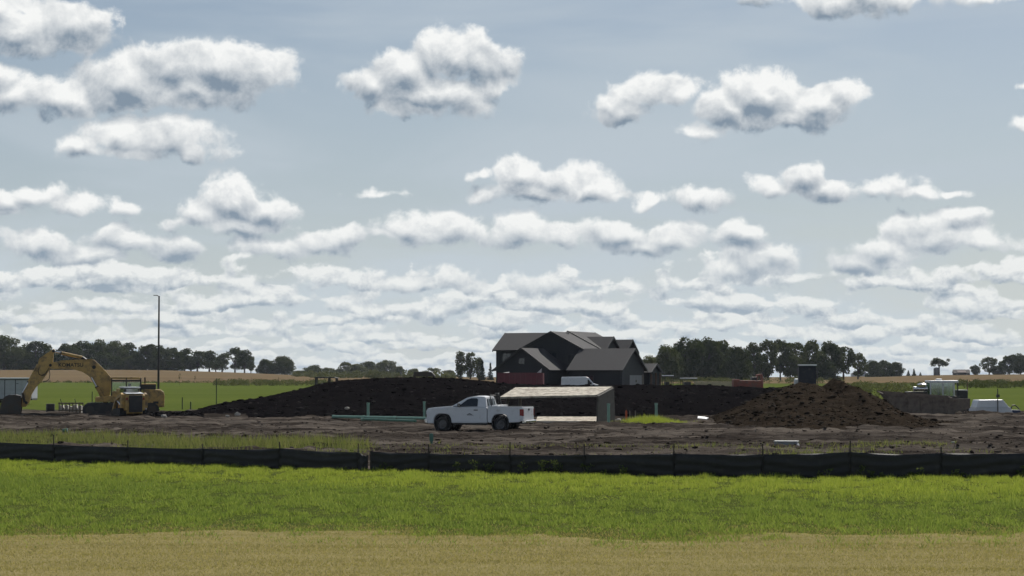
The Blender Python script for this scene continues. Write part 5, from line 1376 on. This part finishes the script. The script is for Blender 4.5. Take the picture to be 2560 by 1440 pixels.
# debris
D = depth_of(1066); pn = MB().add([(-.40, -.28, -.02), (.30, -.32, -.02), (.46, .05, -.02), (.22, .34, -.02), (-.34, .26, -.02), (-.40, -.28, .02), (.30, -.32, .03), (.46, .05, .06), (.22, .34, .02), (-.34, .26, .03)],
    [(4, 3, 2, 1, 0), (5, 6, 7, 8, 9), (0, 1, 6, 5), (1, 2, 7, 6), (2, 3, 8, 7), (3, 4, 9, 8), (4, 0, 5, 9)]).build('scrap_sheeting', pmat('white_sheet', (.8, .8, .8), .6), None, loc=(wx(1755, D), D - .1, .50))
pn.rotation_euler = (R(15), R(6), 0); pn.scale = (.75, .7, .8); tag(pn, 'scrap of white sheeting half buried at the left toe of the clay heap', 'debris')
mound = clods('dirt_lump', np.array([(wx(1755, D), D + .2, .05), (wx(1760, D), D + .3, .15), (wx(1748, D), D + .1, .1)]), np.array([.5, .42, .4]), SOIL_BROWN)
mound['kind'] = 'stuff'; tag(mound, 'lumps of brown clay under the scrap of white sheeting', 'clay lumps')
ROCKL = ['largest pale rock at the left toe of the black berm', 'pale rock beside the largest one at the berm toe', 'pale rock under the trench box', 'pale rock on the face of the clay heap', 'pale rock on the spoil bank by the counterweight', 'pale rock high on the face of the berm', 'small pale rock at the berm toe, on the pipe side', 'pale rock beside the survey stakes']
ROCK = pmat('pale_rock', (.32, .30, .27), .9, var=.25)
for i, (px, py, s, z) in enumerate([(595, 1035, .16, .25), (570, 1040, .10, .1), (1290, 1038, .10, .3), (2056, 1082, .10, .3), (412, 1040, .14, .3), (868, 1020, .12, 1.0), (648, 1046, .10, .1), (1545, 1050, .14, .2)]):
    D = depth_of(max(py, 1060)) if py > 1030 else 133
    D = 127.5 if px < 900 and px > 500 else D
    bm = bmesh.new(); bmesh.ops.create_icosphere(bm, subdivisions=2, radius=s)
    for vtx in bm.verts: vtx.co *= 1 + random.uniform(-.25, .25)
    me = bpy.data.meshes.new('pale_rock'); bm.to_mesh(me); bm.free(); me.materials.append(ROCK)
    o = bpy.data.objects.new('pale_rock', me); COL.objects.link(o); o.location = (wx(px, D), D, max(.05, wz(py, D)))
    o.scale = (1.3, 1, .8); tag(o, ROCKL[i], 'rock', 'pale rocks on the dark earth')

# ---------------------------------------------------------------- behind the berm: dumpster, van, machines
RED = pmat('maroon_paint', (.13, .018, .028), .55, var=.15, dirt=.3, dirt_col=(.05, .03, .03))
D = 312.0; o0 = Vector((wx(1302, D), D, 0))
dm = thing('roll_off_dumpster', 'maroon roll-off dumpster in front of the left garage wing', 'dumpster', o0, R(-6))
hwid = 57 / F * D
for yy in (-1.2, 1.12): 
    sd = MB().b2(-hwid, hwid, yy, yy + .08, .25, 3.15).build('side', RED, dm, bevel=.02)
    if yy < 0:
        for k in range(9): MB().b2(-hwid + .2 + k * (2 * hwid - .4) / 8 - .05, -hwid + .2 + k * (2 * hwid - .4) / 8 + .05, yy - .07, yy, .3, 3.1).build('rib', RED, sd)
        MB().b2(-hwid, hwid, yy - .08, yy, 3.05, 3.2).build('rim', RED, sd)
for xx in (-hwid, hwid - .08): MB().b2(xx, xx + .08, -1.12, 1.12, .25, 3.15).build('end', RED, dm)
MB().b2(-hwid, hwid, -1.1, 1.1, .2, .3).build('floor', RED, dm)
SCR = pmat('scrap_board', (.45, .43, .42), .8)
sb = MB().plate([(2.3, 0, 3.0), (3.2, .1, 2.9), (3.3, .3, 3.9), (2.9, .2, 3.5)], .05).build('waste_sheet', SCR, None, loc=o0); tag(sb, 'torn white sheet of waste sticking out of the maroon dumpster', 'waste sheet')
sb = MB().plate([(-3.2, 0, 3.0), (-1.8, .1, 3.1), (-1.8, .5, 3.3), (-2.9, .5, 3.15)], .05).build('waste_board', SCR, None, loc=o0); tag(sb, 'pale waste board lying across the dumpster rim', 'waste board')
# white van
D = 300.0; o0 = Vector((wx(1451, D), D, 0)); van = thing('cargo_van', 'white high-roof cargo van parked before the right garage wing', 'van', o0, R(3))
prof = [(-2.85, .45), (-2.92, 1.2), (-2.85, 2.45), (-2.7, 2.58), (.75, 2.60), (1.15, 2.45), (1.85, 1.62), (2.62, 1.38), (2.88, 1.12), (2.90, .5), (2.6, .42)]
MB().prism(prof, -1.0, 1.0, .10).build('body', WHT, van, bevel=.05)
MB().plate([(1.0, -.99, 1.55), (1.0, -.99, 2.18), (1.16, -.99, 2.16), (1.62, -.99, 1.58), (1.60, -.99, 1.42), (.9, -.99, 1.46)][::-1], .02).build('side_window', GLS, van)
MB().plate([(1.22, -.85, 2.42), (1.84, -.88, 1.68), (1.84, .88, 1.68), (1.22, .85, 2.42)], .02).build('windshield', GLS, van)
MB().b2(2.86, 2.93, -.85, .85, .75, 1.05).build('grille', BLK, van); MB().b2(2.6, 2.95, -.98, .98, .38, .62).build('bumper', BLK, van, bevel=.03)
MB().b2(-2.8, 2.6, -1.01, -.995, .95, 1.03).build('rub_strip', TDARK, van)
for s in (-1, 1):
    wheel(van, -1.85, s * .88, .36, .23, s, RIM); wheel(van, 1.9, s * .88, .36, .23, s, RIM)
    MB().box((1.55, s * 1.12, 1.62), (.12, .2, .3)).build('mirror', BLK, van, bevel=.03)
    MB().b2(2.55, 2.86, s * .7, s * .99, 1.0, 1.22).build('headlight', LENS, van, bevel=.02)
# canopy machines peeping over the berm
def canopy(px0, px1, top, D, label, mat, thick=.12, dark=True, post=True):
    w = (px1 - px0) / F * D; z = wz(top, D); t = thing('canopy_machine', label, 'machine', (wx((px0 + px1) / 2, D), D, 0), 0)
    MB().prism([(-w / 2, z - thick), (-w / 2 + .05, z), (w / 2 - .3, z - .02), (w / 2, z - thick * .8), (w / 2, z - thick)], -.7, .7).build('canopy', mat, t, bevel=.03)
    for xx in (-w / 2 + .12, w * .12, w / 2 - .12):
        for yy in (-.62, .62): MB().b2(xx - .06, xx + .06, yy - .05, yy + .05, 1.2, z - thick).build('post', BLK, t)
    MB().b2(-w / 2, w / 2 + .9, -.75, .75, .55, 1.6).build('body', YEL2, t, bevel=.05)
    MB().prism([(-.1, 1.6), (.4, 1.6), (.45, 2.1), (.3, 2.1)], -.3, .3).build('seat', BLK, t)
    for s in (-.85, .85): track(t, -w / 2 - .3, w / 2 + 1.0, s, .35, .7)
canopy(788, 846, 942, 172, 'black open canopy of a machine showing over the left shoulder of the berm', BLK)
canopy(1034, 1088, 929, 172, 'dark flat cab roof of a machine showing over the berm crest', STEEL, .42)
# small utility vehicles right of the house
D = 290.0
def uv(px, top, w, label, roof, col):
    t = thing('utility_vehicle', label, 'utility vehicle', (wx(px, D), D, 0), R(8)); z = wz(top, D)
    MB().b2(-w / 2, w / 2, -.7, .7, z - .12, z).build('roof', roof, t, bevel=.04)
    for xx in (-w / 2 + .1, w / 2 - .1):
        for yy in (-.62, .62): MB().b2(xx - .04, xx + .04, yy - .04, yy + .04, 1.1, z - .1).build('post', BLK, t)
    MB().prism([(-w * .9, .5), (-w * .95, 1.2), (-w * .5, 1.35), (w * .6, 1.35), (w * 1.0, 1.2), (w, .5)], -.72, .72, .05).build('body', col, t, bevel=.04)
    MB().b2(-w * .3, w * .1, -.55, .55, 1.3, 1.85).build('seat', BLK, t, bevel=.04)
    for xx in (-w * .65, w * .65):
        for s in (-1, 1): wheel(t, xx, s * .75, .36, .24, s, RIM)
uv(1669, 938, 1.5, 'utility cart with a white roof parked right of the house porch', WHT, BLK)
uv(1721, 944.5, 2.3, 'low grey pickup-like cart between the white-roofed cart and the lumber', WHT2, pmat('grey_paint', (.2, .22, .23), .5))
D = 262.0; lm = thing('lumber_stack', 'long pale stack of boards lying on the berm top beside the red trencher', 'lumber', (wx(1783, D), D, 0), R(2))
LUM = pmat('new_lumber', (.42, .36, .24), .8, var=.2)
wd = 50 / F * D
for k in range(7):
    MB().b2(-wd + .1 * (k % 3), wd - .12 * (k % 2), -.6, .6, .9 + k * .16, 1.04 + k * .16).build('board', LUM, lm)
for xx in (-1.8, 0, 1.8): MB().b2(xx - .1, xx + .1, -.6, .6, 0, .9).build('bearer', GREYW, lm)
D = 168.0; tr2 = thing('red_trencher', 'faded red trencher parked at the right end of the berm', 'trencher', (wx(1868, D), D, 0), R(3))
FRED = pmat('faded_red', (.22, .075, .055), .7, var=.2, dirt=.5, dirt_col=(.14, .10, .08))
MB().b2(-1.05, 1.25, -.6, .6, 1.25, wz(951, D)).build('hood', FRED, tr2, bevel=.05)
MB().b2(-1.25, -.75, -.62, .62, 1.1, wz(948, D)).build('radiator', FRED, tr2, bevel=.04)
MB().b2(.5, 1.2, -.65, .65, 1.2, wz(954, D)).build('tank', FRED, tr2, bevel=.04)
MB().path([(.75, -.4, 2.3), (.8, -.4, wz(938, D)), (1.15, -.4, wz(936, D)), (1.25, -.4, 2.2)], .06).build('roll_bar', FRED, tr2)
MB().path([(.75, .4, 2.3), (.8, .4, wz(938, D)), (1.15, .4, wz(936, D)), (1.25, .4, 2.2)], .06).build('roll_bar', FRED, tr2)
MB().b2(.3, .8, -.3, .3, 2.2, 2.75).build('seat', BLK, tr2, bevel=.04)
for xx in (-.8, .8):
    for s in (-1, 1): wheel(tr2, xx, s * .8, .62, .35, s, FRED)
MB().prism([(1.2, .7), (2.6, 1.2), (2.7, 1.45), (1.2, 1.2)], -.15, .15).build('digging_boom', FRED, tr2)
# dump truck with raised box behind the heap
D = 196.0; dt = thing('dump_truck', 'dump truck with its dark box raised, behind the clay heap', 'dump truck', (wx(2018, D), D, 0), R(-3))
zt = wz(911, D)
DBOX = pmat('dump_box_blue_black', (.009, .009, .011), .6, dirt=.3)
bx = MB().add([(-.95, -1.6, 1.1), (.75, -1.6, 1.1), (.85, .2, zt - .1), (-.85, .2, zt - .1), (-.95, -.6, .9), (.75, -.6, .9), (.85, 1.3, zt - .35), (-.85, 1.3, zt - .35)],
         [(0, 1, 2, 3), (7, 6, 5, 4), (0, 4, 5, 1), (1, 5, 6, 2), (2, 6, 7, 3), (3, 7, 4, 0)]).build('dump_box', DBOX, dt, bevel=.03)
MB().b2(-.92, .92, .05, .4, zt - .14, zt).build('box_rim', WHT2, bx, bevel=.02)
for s in (-1, 1): MB().plate([(s * .9, -1.7, 1.1), (s * .98, -.1, zt - .4), (s * .98, .05, zt - .4), (s * .9, -1.5, 1.1)], .06).build('side_rail', STEEL, bx)
MB().b2(-.45, .45, .02, .08, zt - .62, zt - .5).build('plate', STEEL, bx)
MB().b2(-.4, .4, -1.6, 4.6, .6, .85).build('frame', BLK, dt)
MB().tube((0, 1.6, .8), (0, .9, 2.6), .09).build('hoist', CHROME, dt)
MB().prism([(2.6, .7), (2.6, 2.5), (3.6, 2.55), (4.1, 1.7), (4.9, 1.55), (4.95, .7)], -1.0, 1.0, plane='yz').build('cab', WHT2, dt, bevel=.08)
for yy in (-.9, .3, 4.1):
    for s in (-1, 1):
        t = MB().lathe([(.28, -.13), (.46, -.13), (.5, -.08), (.5, .08), (.46, .13), (.28, .13), (.28, -.13)], (s * .85, yy, .5), 'x', 22).build('wheel', RUB, dt, smooth=True)
        MB().tube((s * .85 - .1, yy, .5), (s * .85 + .1, yy, .5), .27, seg=18).build('rim', RIM, t)
# farm buildings on the far field edge
D = 1175.0; x = wx(2340, D); z0 = float(terrain_z(np.array(x), np.array(D)))
si = thing('grain_silo', 'grey cylindrical grain silo on the far field edge under the umbrella tree', 'silo', (x, D, z0 - .2))
SILO = pmat('silo_grey', (.10, .11, .125), .6, var=.1); zt = wz(921, D) - z0
MB().lathe([(1.65, 0), (1.65, zt)], (0, 0, 0), 'z', 20).build('shell', SILO, si, smooth=True)
MB().lathe([(1.72, zt - .05), (1.1, zt + .55), (.2, zt + .8), (0, zt + .8)], (0, 0, 0), 'z', 20).build('dome', SILO, si, smooth=True)
for k in range(5): MB().lathe([(1.66, zt * (k + .5) / 5), (1.70, zt * (k + .5) / 5 + .06), (1.66, zt * (k + .5) / 5 + .12)], (0, 0, 0), 'z', 20).build('hoop', STEEL, si)
x = wx(2402, D); z0 = float(terrain_z(np.array(x), np.array(D)))
br = thing('far_barn', 'far dark barn with a pale patch on its roof, right of the silo', 'barn', (x, D, z0 - .2), R(-4)); zt = wz(923, D) - z0
MB().b2(-4.6, 4.6, -3, 3, 0, zt * .42).build('wall', pmat('barn_wall', (.045, .045, .05), .8), br)
MB().prism([(-3.4, zt * .42), (3.4, zt * .42), (0, zt)], -4.9, 4.9, plane='yz').build('roof', pmat('barn_roof', (.075, .065, .06), .8), br)
MB().plate([(-2.6, -3.0, zt * .52), (2.4, -3.0, zt * .52), (2.4, -1.1, zt * .83), (-2.6, -1.1, zt * .83)], .08).build('skylight_sheet', pmat('old_sheet', (.26, .20, .18), .8), br)
MB().b2(-.9, .9, -3.06, -2.98, 0, zt * .34).build('door', BLK, br)
for s in (-3, 3): 
    w_ = MB().b2(s - .5, s + .5, -3.06, -2.98, zt * .15, zt * .32).build('window', WHT2, br); MB().b2(s - .4, s + .4, -3.08, -3.05, zt * .17, zt * .30).build('pane', GLS, w_)
for i, (px, py, w, h) in enumerate([(2134, 938, 12, 8), (2148, 936, 9, 12), (2160, 938, 10, 9)]):
    D2 = 1300.0; x = wx(px, D2); z0 = float(terrain_z(np.array(x), np.array(D2))); ww = w / F * D2 / 2; hh = wz(py - h, D2) - z0
    fb = thing('farm_shed', ['low pale farm shed beneath the open trees', 'tall pale farm shed beneath the open trees', 'pale farm shed nearest the low dark clump'][i], 'shed', (x, D2, z0 - .2))
    MB().b2(-ww, ww, -3, 3, 0, hh * .7).build('wall', pmat('pale_shed', (.35, .38, .42), .6), fb); MB().prism([(-ww - .2, hh * .7), (ww + .2, hh * .7), (0, hh)], -3.2, 3.2).build('roof', SILO, fb)

# ---------------------------------------------------------------- air
hz_m = bpy.data.materials.new('haze_air'); hz_m.use_nodes = True; ht = NT(hz_m.node_tree); ht.n.clear()
pv = ht.node('ShaderNodeVolumePrincipled'); pv.inputs['Color'].default_value = (0.80, 0.88, 1.0, 1); pv.inputs['Density'].default_value = 0.00004
pv.inputs['Anisotropy'].default_value = 0.2
ho = ht.node('ShaderNodeOutputMaterial'); ht.l.new(pv.outputs[0], ho.inputs['Volume'])
MB().b2(-4200, 4200, -500, 7200, -10.0, 34.0).build('haze', hz_m, kind='stuff')
